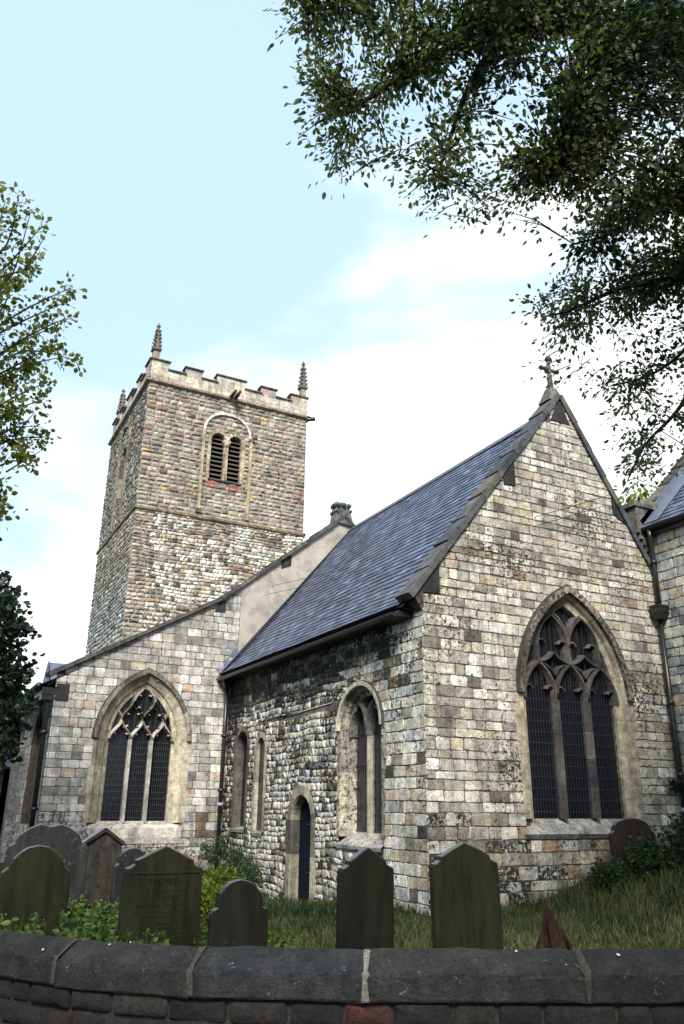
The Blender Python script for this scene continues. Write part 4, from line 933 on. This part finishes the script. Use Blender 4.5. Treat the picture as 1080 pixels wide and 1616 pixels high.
# =================================================================== HEADSTONES
def arcpts(cx,cz,r,a0,a1,n): return [(cx+r*math.cos(R_(lerp(a0,a1,i/n))),cz+r*math.sin(R_(lerp(a0,a1,i/n)))) for i in range(n+1)]
def headstone(x0,x1,y,top,kind,m,label,t=.10,lean=(0,0,0),letters=None,depth=.35):
    w=x1-x0; h=top; a=w/2; cx=(x0+x1)/2; gz=G(cx,y)
    H=top-gz
    if kind=='pediment':   # gable over scooped shoulders
        sh=H-.21
        pts=[(-a,-depth),(-a,sh-.02),(-a+.01,sh+.02)]+[(-a+.12-.085*math.cos(R_(k*18)),sh+.105-.085*math.sin(R_(k*18))) for k in range(0,6)][:5]+[(-a+.115,sh+.075),(0,H),(a-.115,sh+.075)]+[(a-.12+.085*math.cos(R_(k*18)),sh+.105-.085*math.sin(R_(k*18))) for k in (3,2,1,0)]+[(a,sh+.02),(a,sh-.02),(a,-depth)]
        pts=[(-a,-depth),(-a,sh-.03),(-a+.015,sh),(-a+.06,sh+.012),(-a+.095,sh+.035),(-a+.105,sh+.075),(-a+.13,sh+.085),(0,H),(a-.13,sh+.085),(a-.105,sh+.075),(a-.095,sh+.035),(a-.06,sh+.012),(a-.015,sh),(a,sh-.03),(a,-depth)]
    elif kind=='round':
        r=a*.80; sh=H-r*1.02
        pts=[(-a,-depth),(-a,sh-.06),(-a+.02,sh-.03),(-r-.0,sh-.01)]+[(-p[0],p[1]) for p in arcpts(0,H-r,r,8,90,8)]+[p for p in reversed(arcpts(0,H-r,r,8,90,8))][1:]+[(r,sh-.01),(a-.02,sh-.03),(a,sh-.06),(a,-depth)]
    elif kind=='scroll':
        sh=H-.30
        up=[(-a,sh-.02),(-a+.02,sh+.04),(-a+.08,sh+.09),(-a+.12,sh+.17),(-a+.19,sh+.235),(-a*.28,H-.015),(0,H),]
        pts=[(-a,-depth)]+up+[(-p[0],p[1]) for p in reversed(up[:-1])]+[(a,-depth)]
    elif kind=='gable':
        pts=[(-a,-depth),(-a,H-.20),(0,H),(a,H-.20),(a,-depth)]
    elif kind=='wavy':
        up=[(-a,H-.34),(-a+.03,H-.26),(-a+.10,H-.22),(-a+.14,H-.13),(-a*.5,H-.05),(-a*.25,H-.0),(0,H-.03)]
        pts=[(-a,-depth)]+up+[(-p[0],p[1]) for p in reversed(up[:-1])]+[(a,-depth)]
    rr=random.Random(int(x0*100)); 
    # densify and roughen the outline
    dens=[]
    for p,q in zip(pts,pts[1:]):
        n=max(1,int(math.hypot(q[0]-p[0],q[1]-p[1])/.06))
        for i in range(n): dens.append((lerp(p[0],q[0],i/n)+rr.uniform(-.003,.003),lerp(p[1],q[1],i/n)+rr.uniform(-.003,.003)))
    dens.append(pts[-1]); n=len(dens); b_=.010; ccz=H*.45
    def ring(k,yy):
        out=[]
        for i,(u,z) in enumerate(dens):
            p=dens[i-1] if i else dens[0]; q=dens[(i+1)%n] if i<n-1 else dens[-1]; tx,tz=q[0]-p[0],q[1]-p[1]; l=math.hypot(tx,tz) or 1; nx_,nz_=-tz/l,tx/l
            out.append((u-nx_*k*-1*-1 if False else u+(tz/l)*k, yy, z-(tx/l)*k))
        return out
    mb=MB(); R=[ring(b_,-t/2),ring(0,-t/2+b_),ring(0,t/2-b_),ring(b_,t/2)]; vs=[v for r in R for v in r]; fs=[]
    for k in range(3):
        for i in range(n-1): fs.append((k*n+i,k*n+i+1,(k+1)*n+i+1,(k+1)*n+i))
    fs.append(tuple(range(n))); fs.append(tuple(reversed(range(3*n,4*n))))
    mb.add(vs,fs)
    if kind in('pediment',) and letters: 
        mb.box((-a+.035,-t/2-.008,H-.265),(a-.035,-t/2+.001,H-.25))
    if kind=='gable':
        for sg in (-1,1): mb.add([(0,-t/2-.04,H+.02),(sg*(a+.03),-t/2-.04,H-.19),(sg*(a+.03),-t/2-.04,H-.24),(0,-t/2-.04,H-.04),(0,t/2+.02,H+.02),(sg*(a+.03),t/2+.02,H-.19),(sg*(a+.03),t/2+.02,H-.24),(0,t/2,H-.04)],[(0,1,2,3),(0,4,5,1),(1,5,6,2),(3,2,6,7)])
    o=mb.build('headstone',[m]); o.location=(cx,y,gz); o.rotation_euler=lean
    if letters:
        # slab becomes the body of an empty-rooted thing with its inscription
        root=empty('headstone',(cx,y,gz)); root.rotation_euler=lean; o.parent=root; o.location=(0,0,0); o.rotation_euler=(0,0,0); o.name='slab'; root.name='headstone'
        mbt=MB(); base=0
        fc=bpy.data.curves.new('inscription','FONT'); fc.body='SACRED'; fc.size=.075; fc.align_x='CENTER'; fc.extrude=.001; fc.space_character=1.15
        fo=bpy.data.objects.new('inscription_text',fc); COL.objects.link(fo); bpy.context.view_layer.update()
        me=bpy.data.meshes.new_from_object(fo.evaluated_get(bpy.context.evaluated_depsgraph_get())); bpy.data.objects.remove(fo)
        mbt.add([(v.co.x,-t/2-.002-v.co.z,v.co.y+H-.36) for v in me.vertices],[tuple(p.vertices) for p in me.polygons])
        z=H-.43; rr=random.Random(4)
        for ln in range(11):
            wd=a*rr.uniform(.45,.78); big=ln in (1,2); u=-wd
            while u<wd:
                l_=rr.uniform(.006,.016); hh=rr.uniform(.5,1)*(.030 if big else .018)
                if rr.random()<.72: mbt.box((u,-t/2-.0022,z),(u+l_*.55,-t/2-.0005,z+hh))
                if rr.random()<.3: mbt.box((u,-t/2-.0026,z),(u+l_,-t/2-.0008,z+.004))
                u+=l_+.006
            z-=.052 if big else .043
            if rr.random()<.2: z-=.02
        mbt.build('inscription',[M['engrave']],root)
        o=root
    tag(o,label,'headstone',group='old headstones in the churchyard'); return o
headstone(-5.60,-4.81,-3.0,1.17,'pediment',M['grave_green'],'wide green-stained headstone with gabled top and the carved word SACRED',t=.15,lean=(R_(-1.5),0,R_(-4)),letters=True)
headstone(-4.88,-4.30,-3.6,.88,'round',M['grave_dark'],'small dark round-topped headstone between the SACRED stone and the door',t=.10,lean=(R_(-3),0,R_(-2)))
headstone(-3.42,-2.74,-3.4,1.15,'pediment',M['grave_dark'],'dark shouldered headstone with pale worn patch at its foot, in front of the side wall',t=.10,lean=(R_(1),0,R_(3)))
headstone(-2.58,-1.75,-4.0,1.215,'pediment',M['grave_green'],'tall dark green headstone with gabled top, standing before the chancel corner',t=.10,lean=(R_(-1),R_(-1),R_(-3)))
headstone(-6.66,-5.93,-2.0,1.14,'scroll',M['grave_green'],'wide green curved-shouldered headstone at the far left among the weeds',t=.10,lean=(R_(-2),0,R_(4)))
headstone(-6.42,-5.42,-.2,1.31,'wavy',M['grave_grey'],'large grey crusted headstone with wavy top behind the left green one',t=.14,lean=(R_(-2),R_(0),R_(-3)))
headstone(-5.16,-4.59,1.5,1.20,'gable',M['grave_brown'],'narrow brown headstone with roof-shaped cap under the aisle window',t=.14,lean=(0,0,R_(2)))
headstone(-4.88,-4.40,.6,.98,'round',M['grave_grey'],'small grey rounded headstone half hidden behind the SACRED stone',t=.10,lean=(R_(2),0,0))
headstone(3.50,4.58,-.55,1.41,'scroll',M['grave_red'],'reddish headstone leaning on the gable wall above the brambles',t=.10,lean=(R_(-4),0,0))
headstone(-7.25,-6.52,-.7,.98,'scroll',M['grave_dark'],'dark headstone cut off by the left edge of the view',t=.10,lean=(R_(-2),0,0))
# rotten stump
mb=MB(); rr=random.Random(3); gz=G(-1,-4)
rings=[]; nseg=12
for k,(z,r_,ox) in enumerate([(-.1,.20,.05),(.06,.17,.03),(.16,.14,.0),(.26,.11,-.03),(.36,.075,-.06),(.46,.055,-.085),(.54,.035,-.10),(.60,.012,-.11)]):
    for i in range(nseg):
        an=2*math.pi*i/nseg; q=r_*(1+.35*math.sin(an*3+k*.3)+.3*math.sin(an*5+1)+rr.uniform(-.25,.25)); rings.append((ox+q*math.cos(an),q*.8*math.sin(an),z+rr.uniform(-.02,.02)))
mb.add(rings,[(k*nseg+i,k*nseg+(i+1)%nseg,(k+1)*nseg+(i+1)%nseg,(k+1)*nseg+i) for k in range(7) for i in range(nseg)]+[tuple(range(7*nseg,8*nseg))])
for i in range(26):
    an=rr.uniform(0,6.3); r0=rr.uniform(.04,.19); hh=rr.uniform(.12,.56)*(1-r0*2.6); mb.tube([(r0*math.cos(an)+.03,r0*math.sin(an)*.7-.02,-.02),(r0*math.cos(an)*.8+rr.uniform(-.02,.02),r0*math.sin(an)*.6-.03,hh*.6),(r0*math.cos(an)*.55-.03,r0*math.sin(an)*.5-.02,hh+.04)],[.03,.022,.003],4)
o=mb.build('rotten_stump',[M['rot']]); o.location=(-.98,-4.0,gz); tag(o,'splintered red-brown rotten timber stump sticking up beside the tall headstone','stump')
# =================================================================== LEAVES
def add_leaf(mb,p,d,s,rr,shade,wf=.5):
    d=d.normalized(); sd=d.cross(Vector((rr.uniform(-1,1),rr.uniform(-1,1),rr.uniform(-.3,1)))); 
    if sd.length<1e-3: sd=d.orthogonal()
    sd.normalize(); nn=d.cross(sd); w=s*wf*.5
    m1=p+d*s*.35; m2=p+d*s*.72
    b=len(mb.v)
    mb.v.extend([tuple(p),tuple(m1+sd*w+nn*w*.35),tuple(m2+sd*w*.8+nn*w*.3),tuple(p+d*s-nn*s*.08),tuple(m2-sd*w*.8+nn*w*.3),tuple(m1-sd*w+nn*w*.35),tuple(m1),tuple(m2)])
    mb.c.extend([(0,0,0,shade)]*8)
    for f in ((0,1,6),(1,2,7,6),(2,3,7),(0,6,5),(6,7,4,5),(7,3,4)): mb.f.append(tuple(i+b for i in f)); mb.m.append(0); mb.sm.append(True)
def spray(mb,br,tip,base,rr,n,s,R,shade,wf=.5,droop=.3):
    """a twig from base to tip with leaves along its outer part"""
    base=Vector(base);tip=Vector(tip); L_=(tip-base).length; mid=base.lerp(tip,.5)+Vector((0,0,L_*.10))
    if br is not None: br.tube([base,mid,tip],[max(.004,L_*.008),.006,.0025],5)
    for i in range(n):
        t=rr.random()**.7; p=base.lerp(mid,t*2) if t<.5 else mid.lerp(tip,t*2-1)
        off=Vector((rr.gauss(0,1),rr.gauss(0,1),rr.gauss(0,1)))*R*.45
        q=p+off*(.35+.65*t); d=(off.normalized()+Vector((0,0,-droop))+(tip-base).normalized()*.5)
        add_leaf(mb,q,d,s*rr.uniform(.6,1.25),rr,min(1,max(0,shade+rr.uniform(-.3,.3))),wf)
def inpoly(x,y,P):
    c=False; j=len(P)-1
    for i in range(len(P)):
        if (P[i][1]>y)!=(P[j][1]>y) and x<(P[j][0]-P[i][0])*(y-P[i][1])/(P[j][1]-P[i][1])+P[i][0]: c=not c
        j=i
    return c
# ---- overhanging tree on the right: trunk stands in the yard beyond the frame
tr=empty('overhanging_tree',(1.6,-8.2,G(1.6,-8.2))); tag(tr,'dark leafy tree whose branches hang down from the top right corner','tree')
T0=Vector((1.6,-8.2,-.2)); rr=random.Random(21)
limbs=[]
def limb(pts,r0,r1,br):
    pts=[Vector(p) for p in pts]; sm=[]
    for i in range(len(pts)-1):
        p0=pts[max(i-1,0)];p1=pts[i];p2=pts[i+1];p3=pts[min(i+2,len(pts)-1)]
        for k in range(5):
            t=k/5; sm.append(.5*((2*p1)+(-p0+p2)*t+(2*p0-5*p1+4*p2-p3)*t*t+(-p0+3*p1-3*p2+p3)*t**3))
    sm.append(pts[-1]); n=len(sm); rad=[lerp(r0,r1,i/(n-1)) for i in range(n)]
    br.tube(sm,rad,8); limbs.extend(sm); return sm
br=MB()
limb([T0,(1.5,-8.3,2.2),(1.2,-8.2,4.4),(.9,-8.0,6.6)],.30,.20,br)
limb([(.9,-8.0,6.6),(.5,-7.6,8.8),(.3,-7.4,11)],.2,.06,br)
limb([(1.1,-8.2,5.2),at(1150,180,7.6),at(1000,60,7.2),at(830,40,6.8),at(720,75,6.6),at(640,120,6.5),at(560,170,6.5)],.14,.012,br)
limb([at(830,40,6.8),at(770,90,6.7),at(735,150,6.6),at(712,215,6.6),at(690,280,6.6)],.045,.008,br)
limb([at(1000,60,7.2),at(930,120,6.8),at(900,200,6.7),at(860,260,6.7)],.05,.008,br)
limb([(1.0,-8.1,5.8),at(1180,-200,7.6),at(900,-200,7.0),at(650,-90,6.7),at(500,20,6.5)],.13,.012,br)
limb([(1.2,-8.2,4.6),at(1160,420,8.0),at(1060,440,7.8),at(980,455,7.7),at(900,490,7.7),at(855,500,7.7)],.05,.007,br)
limb([at(1160,420,8.0),at(1090,540,8.0),at(1030,590,8.0),at(960,610,8.0)],.03,.006,br)
limb([at(1120,540,8.0),at(1075,640,8.1),at(1020,700,8.2),at(990,760,8.2)],.028,.006,br)
limb([at(1150,300,7.7),at(1040,330,7.6),at(960,370,7.5),at(905,385,7.5)],.04,.007,br)
brm=br
lv=MB(); lvd=MB()
PX=[(425,-60),(455,40),(452,60),(505,75),(478,140),(492,170),(476,215),(520,228),(520,262),(540,316),(560,268),(612,262),(632,240),(655,262),(643,304),(684,345),(724,345),(745,312),(765,348),(815,352),(826,318),(836,296),(880,322),(905,352),(914,382),(900,420),(868,450),(840,480),(858,520),(846,590),(868,604),(905,590),(940,625),(968,600),(985,640),(950,684),(978,700),(975,735),(984,780),(1010,770),(1030,742),(1060,735),(1080,742),(1180,760),(1180,-60)]
def near(p):
    return min(limbs,key=lambda q:(q-p).length_squared)
def hole(x,y): return noise.noise(Vector((x*.017,y*.017,4.2)))+.45*noise.noise(Vector((x*.045,y*.045,1.3)))
k=0; tries=0
while k<1250 and tries<60000:
    tries+=1
    x,y=rr.uniform(425,1180),rr.uniform(-60,780)
    if not inpoly(x,y,PX): continue
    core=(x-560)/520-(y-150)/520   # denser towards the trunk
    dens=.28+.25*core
    h=hole(x,y)
    if y<300 and x>860: dens+=.45
    if y<90: dens+=.3
    if x>900 and 260<y<480: dens+=.45
    if y>480: dens-=.12
    if rr.random()>dens+1.25*h-.05: continue
    d=rr.uniform(6.0,7.2) if y<330 else rr.uniform(7.2,8.4)
    if x>980: d+=rr.uniform(0,.8)
    tip=at(x,y,d); nb=near(tip); L_=(nb-tip).length
    base=tip.lerp(nb,min(1,.45/max(L_,.01))) if rr.random()<.6 else tip.lerp(nb,min(1,.9/max(L_,.01)))
    dark=rr.random()<(.05+.6*max(0,core)); glow=(560<x<820 and 190<y<350)  # glow: backlight put into a lighter leaf colour mid-crown
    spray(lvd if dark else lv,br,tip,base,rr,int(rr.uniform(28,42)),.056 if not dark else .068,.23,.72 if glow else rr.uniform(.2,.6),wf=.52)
    k+=1
# edge sprigs pin the outline
for i in range(len(PX)-2):
    (x0,y0),(x1,y1)=PX[i],PX[i+1]; L_=math.hypot(x1-x0,y1-y0); n=max(1,int(L_/17))
    for q in range(n):
        x=lerp(x0,x1,q/n)+rr.uniform(-7,7); y=lerp(y0,y1,q/n)+rr.uniform(-7,7)
        if x>1100 or y<-40: continue
        ix,iy=(x+40 if x<900 else x+25),y-25
        d=6.6 if y<330 else 7.7
        if inpoly(ix,iy,PX): spray(lv,br,at(x,y,d),at(ix,iy,d),rr,11,.056,.12,rr.uniform(.3,.7))
# unseen crown added above, right and over the street to shade the foreground
for i in range(900):
    an=rr.uniform(0,6.283); r_=5.2*math.sqrt(rr.random()); c=Vector((-3.6+r_*math.cos(an)*1.5,-9.6+r_*math.sin(an)*.9,rr.uniform(5.4,9.6)))
    v=c-CAM; dep=v.dot(FW)
    if dep>0.3:
        x=540+FPX*v.dot(RT)/dep; y=808-FPX*v.dot(UP)/dep
        if -160-500/dep<x<1240 and -130-800/dep<y<1700: continue
    spray(lvd,None,c,c+Vector((rr.uniform(-.4,.4),rr.uniform(-.4,.4),.3)),rr,30,.13,.62,.3)
for i in range(900):  # further unseen leaf mass, added to shade the lower gable
    v0=Vector((rr.gauss(0,1),rr.gauss(0,1),rr.gauss(0,1))).normalized()*rr.random()**.4; c=Vector((1.2+4.2*v0.x,-7.2+3.0*v0.y,8.6+2.6*v0.z))
    v=c-CAM; dep=v.dot(FW)
    if dep>0.3:
        x=540+FPX*v.dot(RT)/dep; y=808-FPX*v.dot(UP)/dep
        if x<1150 and -160<y<1700: continue
    spray(lvd,None,c,c+Vector((rr.uniform(-.4,.4),rr.uniform(-.4,.4),.3)),rr,28,.15,.6,.3)
for i in range(40):
    c=Vector((rr.uniform(-4,3),rr.uniform(-11.5,-6),rr.uniform(6,10))); v=c-CAM
    if v.dot(FW)>.3 and 808-FPX*v.dot(UP)/v.dot(FW)>-60: continue
    br.tube([(.6,-7.8,6.5),c],[.05,.01],5)
SH=(-1.6,8.2,-G(1.6,-8.2))
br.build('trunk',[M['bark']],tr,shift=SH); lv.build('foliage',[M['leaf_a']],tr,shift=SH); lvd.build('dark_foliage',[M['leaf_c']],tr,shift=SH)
# ---- left: sparse upper tree
limbs=[]; rr=random.Random(5); D=14.0
b0=at(-190,1330,D); b0.z=G(b0.x,b0.y)-.1
tl=empty('spiky_tree',tuple(b0)); tag(tl,'sparse tree with upswept yellow-green leafy twigs poking in from the left edge against the sky','tree')
br=MB(); lv=MB(); 
main=limb([b0,at(-180,1000,D),at(-150,700,D),at(-110,450,D),at(-70,250,D)],.22,.04,br)
def twigs(path,n,s,R,sh,m_,step=1):
    for i,p in enumerate(path):
        if i%step: continue
        t=i/len(path)
        if t<.25: continue
        spray(m_,br,p+Vector((rr.gauss(0,.12),rr.gauss(0,.12),rr.gauss(0,.10)+.02)),p,rr,n,s,R,sh,wf=.75,droop=.1)
for (x0,y0),(x1,y1),(x2,y2) in [((-110,420),(0,400),(30,308)),((-120,520),(0,470),(50,330)),((-120,540),(0,430),(66,358)),((-120,520),(-10,500),(20,440)),((-130,600),(20,500),(112,454)),((-130,600),(10,520),(96,480)),((-130,660),(0,560),(96,510)),((-130,650),(20,545),(104,502)),((-140,660),(0,590),(85,545)),((-140,690),(20,560),(118,568)),((-140,690),(10,590),(100,563)),((-140,740),(0,640),(74,604)),((-140,760),(0,660),(70,630)),((-150,780),(0,700),(72,690)),((-150,800),(-10,690),(50,672)),((-150,860),(0,735),(56,738)),((-150,840),(0,700),(30,712)),((-160,860),(-20,790),(6,800)),((-140,560),(-10,600),(40,575)),((-140,480),(-10,440),(60,420)),((-120,400),(-20,380),(8,320)),((-140,640),(-20,640),(30,650))]:
    dd=D+rr.uniform(-.8,.8); pth=limb([at(x0,y0,D),at(x1,y1,dd),at(x2,y2,dd)],.03,.006,br); twigs(pth,15,.10,.17,rr.uniform(.4,.8),lv)
for (x1,y1),(x2,y2) in [((10,745),(70,708)),((40,425),(72,372)),((20,690),(56,650))]: br.tube([at(x1,y1,D),at(x2,y2,D)],[.018,.006],5)
for i in range(170):
    x=rr.uniform(-170,14); y=rr.uniform(300,800); p=at(x,y,D+rr.uniform(-1,1)); spray(lv,br,p,p+Vector((rr.uniform(-.3,.1),.1,-.25)),rr,22,.10,.30,rr.uniform(.3,.8),wf=.75)
br.build('trunk',[M['bark']],tl,shift=tuple(-b0)); lv.build('foliage',[M['leaf_b']],tl,shift=tuple(-b0))
# ---- left: dark low tree
rr=random.Random(9); D=12.5; limbs=[]
b0=at(-120,1330,D); b0.z=G(b0.x,b0.y)-.1
tl=empty('dark_tree',tuple(b0)); tag(tl,'nearly black broad-leaved tree at the left edge below the sparse one','tree')
br=MB(); lv=MB(); lv2=MB(); limb([b0,at(-110,1150,D),at(-80,1000,D)],.16,.05,br)
DP=[(-160,900),(0,912),(22,930),(34,962),(56,1000),(34,1008),(22,1020),(46,1050),(62,1082),(50,1110),(38,1120),(26,1160),(32,1185),(10,1200),(-160,1300)]
k=0
while k<760:
    x,y=rr.uniform(-160,66),rr.uniform(895,1290)
    if not inpoly(x,y,DP): continue
    p=at(x,y,D+rr.uniform(-.6,.9)); spray(lv if y<1015 else lv2,br,p,p+Vector((-.25,.05,-.1)),rr,16,.11,.20,rr.uniform(0,.5),wf=.8); k+=1
for i in range(420):  # unseen sprays added off-frame to shade the aisle side
    p=at(rr.uniform(-620,-75),rr.uniform(420,1180),D+rr.uniform(-2.5,2)); spray(lv2,None,p,p+Vector((-.3,.1,.2)),rr,20,.16,.5,.3,wf=.8)
br.build('trunk',[M['bark']],tl,shift=tuple(-b0)); lv.build('foliage',[M['leaf_c']],tl,shift=tuple(-b0)); lv2.build('lower_foliage',[M['leaf_c']],tl,shift=tuple(-b0))
# ---- distant tree in the gap between gable and chapel
rr=random.Random(13); D=34; b0=at(1030,1000,D); b0.z=G(b0.x,b0.y)
tl=empty('background_tree',tuple(b0)); tag(tl,'pale sunlit tree glimpsed between the chancel gable and the chapel','tree'); br=MB(); lv=MB(); br.tube([b0,at(1030,900,D)],[.3,.1],6)
for i in range(330):
    c=at(rr.uniform(985,1075),rr.uniform(778,940),D+rr.uniform(-1.5,1.5)); spray(lv,None,c,c+Vector((.2,.1,.2)),rr,11,.17,.42,rr.uniform(.5,1),wf=.7)
br.build('trunk',[M['bark']],tl,shift=tuple(-b0)); lv.build('foliage',[M['leaf_y']],tl,shift=tuple(-b0))
# =================================================================== GROUND PLANTS
def inside(x,y):   # under buildings
    return (x>-.05 and y>-.02) or y>YN-.05 or x>XR-.05
def wall_side(x,y):
    # True in the yard
    best=min(range(len(WP)-1),key=lambda i:((WP[i][0]+WP[i+1][0])/2-x)**2+((WP[i][1]+WP[i+1][1])/2-y)**2)
    a,b_=WP[best],WP[best+1]; return (b_[0]-a[0])*(y-a[1])-(b_[1]-a[1])*(x-a[0])<-.12
rr=random.Random(31); g=MB(); n=0
while n<52000:
    x=rr.uniform(-9,6); y=-8+ (rr.random()**1.1)*17
    if inside(x,y): continue
    v=Vector((x,y,.1))-CAM; dep=v.dot(FW); px=540+FPX*v.dot(RT)/dep
    if px<-60 or px>1150: continue
    if not wall_side(x,y): continue
    if dep<6.2 : continue
    z=G(x,y); rich=noise.noise(Vector((x*.6,y*.6,3))); h=rr.uniform(.06,.17)*(1+.5*rich)*(.75 if y<-2 else 1)
    if x>1.5 and y>-4: h*=1.3
    if y>1: h*=1.3
    dry=.35+.5*noise.noise(Vector((x*.9,y*.9,8)))+(.35 if (x>-4.2 and y<-1.2) else 0)-(.3 if y>0 else 0)
    an=rr.uniform(0,6.3); w=.0075; lx,ly=rr.gauss(0,.45)*h,rr.gauss(0,.45)*h; ca,sa=math.cos(an)*w,math.sin(an)*w
    b=len(g.v); g.v.extend([(x-ca,y-sa,z-.01),(x+ca,y+sa,z-.01),(x+ca*.8+lx*.35,y+sa*.8+ly*.35,z+h*.6),(x-ca*.8+lx*.35,y-sa*.8+ly*.35,z+h*.6),(x+lx,y+ly,z+h)])
    sh=max(0,min(1,dry+rr.uniform(-.25,.25))); g.c.extend([(0,0,0,sh)]*5); g.f.extend([(b,b+1,b+2,b+3),(b+3,b+2,b+4)]); g.m.extend([0,0]); g.sm.extend([False,False]); n+=1
tag(g.build('grass',[M['grass']]),'rough unmown grass covering the churchyard','grass',kind='stuff')
g=MB(); rr=random.Random(33)
for i in range(2300):
    x=rr.uniform(-7.6,-3.6); y=rr.uniform(-5.2,2.6)
    if not wall_side(x,y) or inside(x,y): continue
    if x>-4.4 and rr.random()<.65: continue
    z=G(x,y); h=rr.uniform(.12,.42)*(1.4 if x<-5.4 else .85); top=Vector((x+rr.gauss(0,.06),y+rr.gauss(0,.06),z+h))
    g.tube([(x,y,z),tuple(top)],[.004,.0025],3)
    g.c[-6:]=[(0,0,0,.5)]*6
    for k in range(rr.randint(7,13)):
        q=Vector((x,y,z)).lerp(top,rr.uniform(.35,1)); d=Vector((rr.gauss(0,1),rr.gauss(0,1),rr.uniform(-.1,.7))); add_leaf(g,q,d,rr.uniform(.04,.095),rr,min(1,max(0,rr.gauss(.5,.3))),.6)
    if rr.random()<.12:
        for k in range(10): q=top+Vector((rr.gauss(0,.03),rr.gauss(0,.03),.03)); add_leaf(g,q,Vector((rr.gauss(0,1),rr.gauss(0,1),.6)),.022,rr,1.0,.9)
tag(g.build('weeds',[M['weed']]),'tangle of leafy green weeds and umbels round the left headstones','weeds',kind='stuff')
def bush(name,label,cat,blobs,n,s,m_,sh,seed,wf=.6,stalk=0):
    rr=random.Random(seed); g=MB(); st=MB(); c0=Vector(blobs[0][0]); base=Vector((c0.x,c0.y,G(c0.x,c0.y)))
    root=empty(name,tuple(base)); tag(root,label,cat)
    tot=sum(b[1]**2 for b in blobs)
    for c,R,fz in blobs:
        c=Vector(c)
        for i in range(int(n*R*R/tot/12)):
            v=Vector((rr.gauss(0,1),rr.gauss(0,1),rr.gauss(0,1))).normalized()*R*rr.random()**.4; v.z*=fz; p=c+v
            p.z=max(p.z,G(p.x,p.y)+.03)
            spray(g,st,p,p-v*.4,rr,12,s,.12*R+.05,sh,wf)
    for i in range(6): c=Vector(rr.choice(blobs)[0]); st.tube([tuple(base+Vector((rr.gauss(0,.1),rr.gauss(0,.1),-.05))),tuple(c)],[.012,.006],5)
    if stalk:
        for i in range(stalk):
            c,R,fz=rr.choice(blobs); p=Vector((c[0]+rr.gauss(0,R*.6),c[1]-abs(rr.gauss(0,R*.5)),G(c[0],c[1]))); q=p+Vector((rr.gauss(0,.25),rr.gauss(0,.2),rr.uniform(.4,.9))); st.tube([p,p.lerp(q,.6)+Vector((0,0,.1)),q],[.004,.003,.002],4)
    st.build('stems',[M['bark']],root,shift=tuple(-base)); g.build('foliage',[m_],root,shift=tuple(-base)); return root
p=at(350,1402,11.6); q=at(335,1428,10.6); bush('golden_shrub','small yellow-green shrub in the angle of the aisle and chancel','shrub',[((p.x,p.y,p.z),.36,.8),((q.x,q.y,q.z),.34,.8),((p.x-.5,p.y-.2,p.z-.15),.28,.8)],3200,.06,M['leaf_y'],.55,41)
bush('bramble_bush','dark bramble thicket growing against the gable wall at lower right','bush',[((4.6,-1.4,1.0),.66,.75),((5.3,-1.8,1.12),.75,.85),((3.8,-1.1,.74),.46,.8),((5.2,-2.9,.85),.7,.7),((3.1,-.8,.52),.34,.7),((4.2,-2.6,.7),.5,.6)],14000,.07,M['bramble'],.55,43,stalk=60)
bush('dark_shrub','dark straggling shrub against the foot of the side wall left of the door','shrub',[((-.55,6.4,.05),.42,.9),((-.5,7.4,.25),.45,.9),((-.6,8.6,.45),.4,.9)],3400,.055,M['leaf_c'],.8,47)
rr=random.Random(51); g=MB(); c=Vector((5.72,-.12,2.0))
for i in range(46): add_leaf(g,c+Vector((rr.gauss(0,.03),0,rr.gauss(0,.05))),Vector((rr.gauss(-.3,.8),-abs(rr.gauss(.4,.4)),rr.gauss(-.1,.6))),rr.uniform(.10,.24),rr,rr.random(),.28)
o=g.build('wall_fern',[M['leaf_c']]); tag(o,'small fern rooted in the corner wall beside the right drainpipe','fern')
# =================================================================== OUTBUILDING AT THE LEFT EDGE
p=at(12,1180,24); x1=p.x; y0=p.y
ob=empty('outbuilding',(x1-3,y0,0)); tag(ob,'dark slate-hung outbuilding behind the dark tree at the left edge','building')
mb=MB(); 
mb.add([(x1-6,y0,-.5),(x1,y0,-.5),(x1,y0,2.6),(x1-6,y0,2.6),(x1,y0+5,-.5),(x1,y0+5,2.6),(x1-6,y0+5,2.6),(x1-6,y0+5,-.5)],[(0,1,2,3),(1,4,5,2),(4,7,6,5),(7,0,3,6)],lin((30,29,31)),.4); mb.build('wall',[M['stone']],ob,shift=(-(x1-3),-y0,0))
mb=MB(); slates(mb,lambda u,s,d:(x1-6.1+u,y0-.2+s*.8-d*.6,2.5+s*.6+d*.8),0,6.3,14,3.3,.25,.3,rng,[lin((44,48,60)),lin((54,58,70))])
mb.add([(x1-6.1,y0-.2,2.49),(x1+.2,y0-.2,2.49),(x1+.2,y0+2.5,4.5),(x1-6.1,y0+2.5,4.5),(x1+.2,y0+5.2,2.49),(x1-6.1,y0+5.2,2.49)],[(0,1,2,3),(3,2,4,5),(1,4,2)],(.03,.03,.04)); mb.build('roof',[M['slate']],ob,shift=(-(x1-3),-y0,0))
mb=MB(); mb.box((x1-1.6,y0-.04,-.4),(x1-.7,y0+.02,1.7)); mb.build('door',[M['door']],ob,shift=(-(x1-3),-y0,0))
# =================================================================== OVERHEAD CABLES
for (a,da),(b_,db),lab in ((((388,933),25.0),((962,781),14.8),'upper thin overhead cable crossing the nave gable and chancel gable'),(((372,948),24.9),((955,798),14.8),'lower thin overhead cable crossing the nave gable and chancel gable')):
    A=at(*a,da); B=at(*b_,db); mb=MB(); pts=[]
    for i in range(25):
        t=i/24; q=A.lerp(B,t); q.z-=.12*4*t*(1-t); pts.append(tuple(q))
    mb.tube(pts,.007,5); o=mb.build('overhead_cable',[M['iron']]); tag(o,lab,'cable',group='overhead cables')
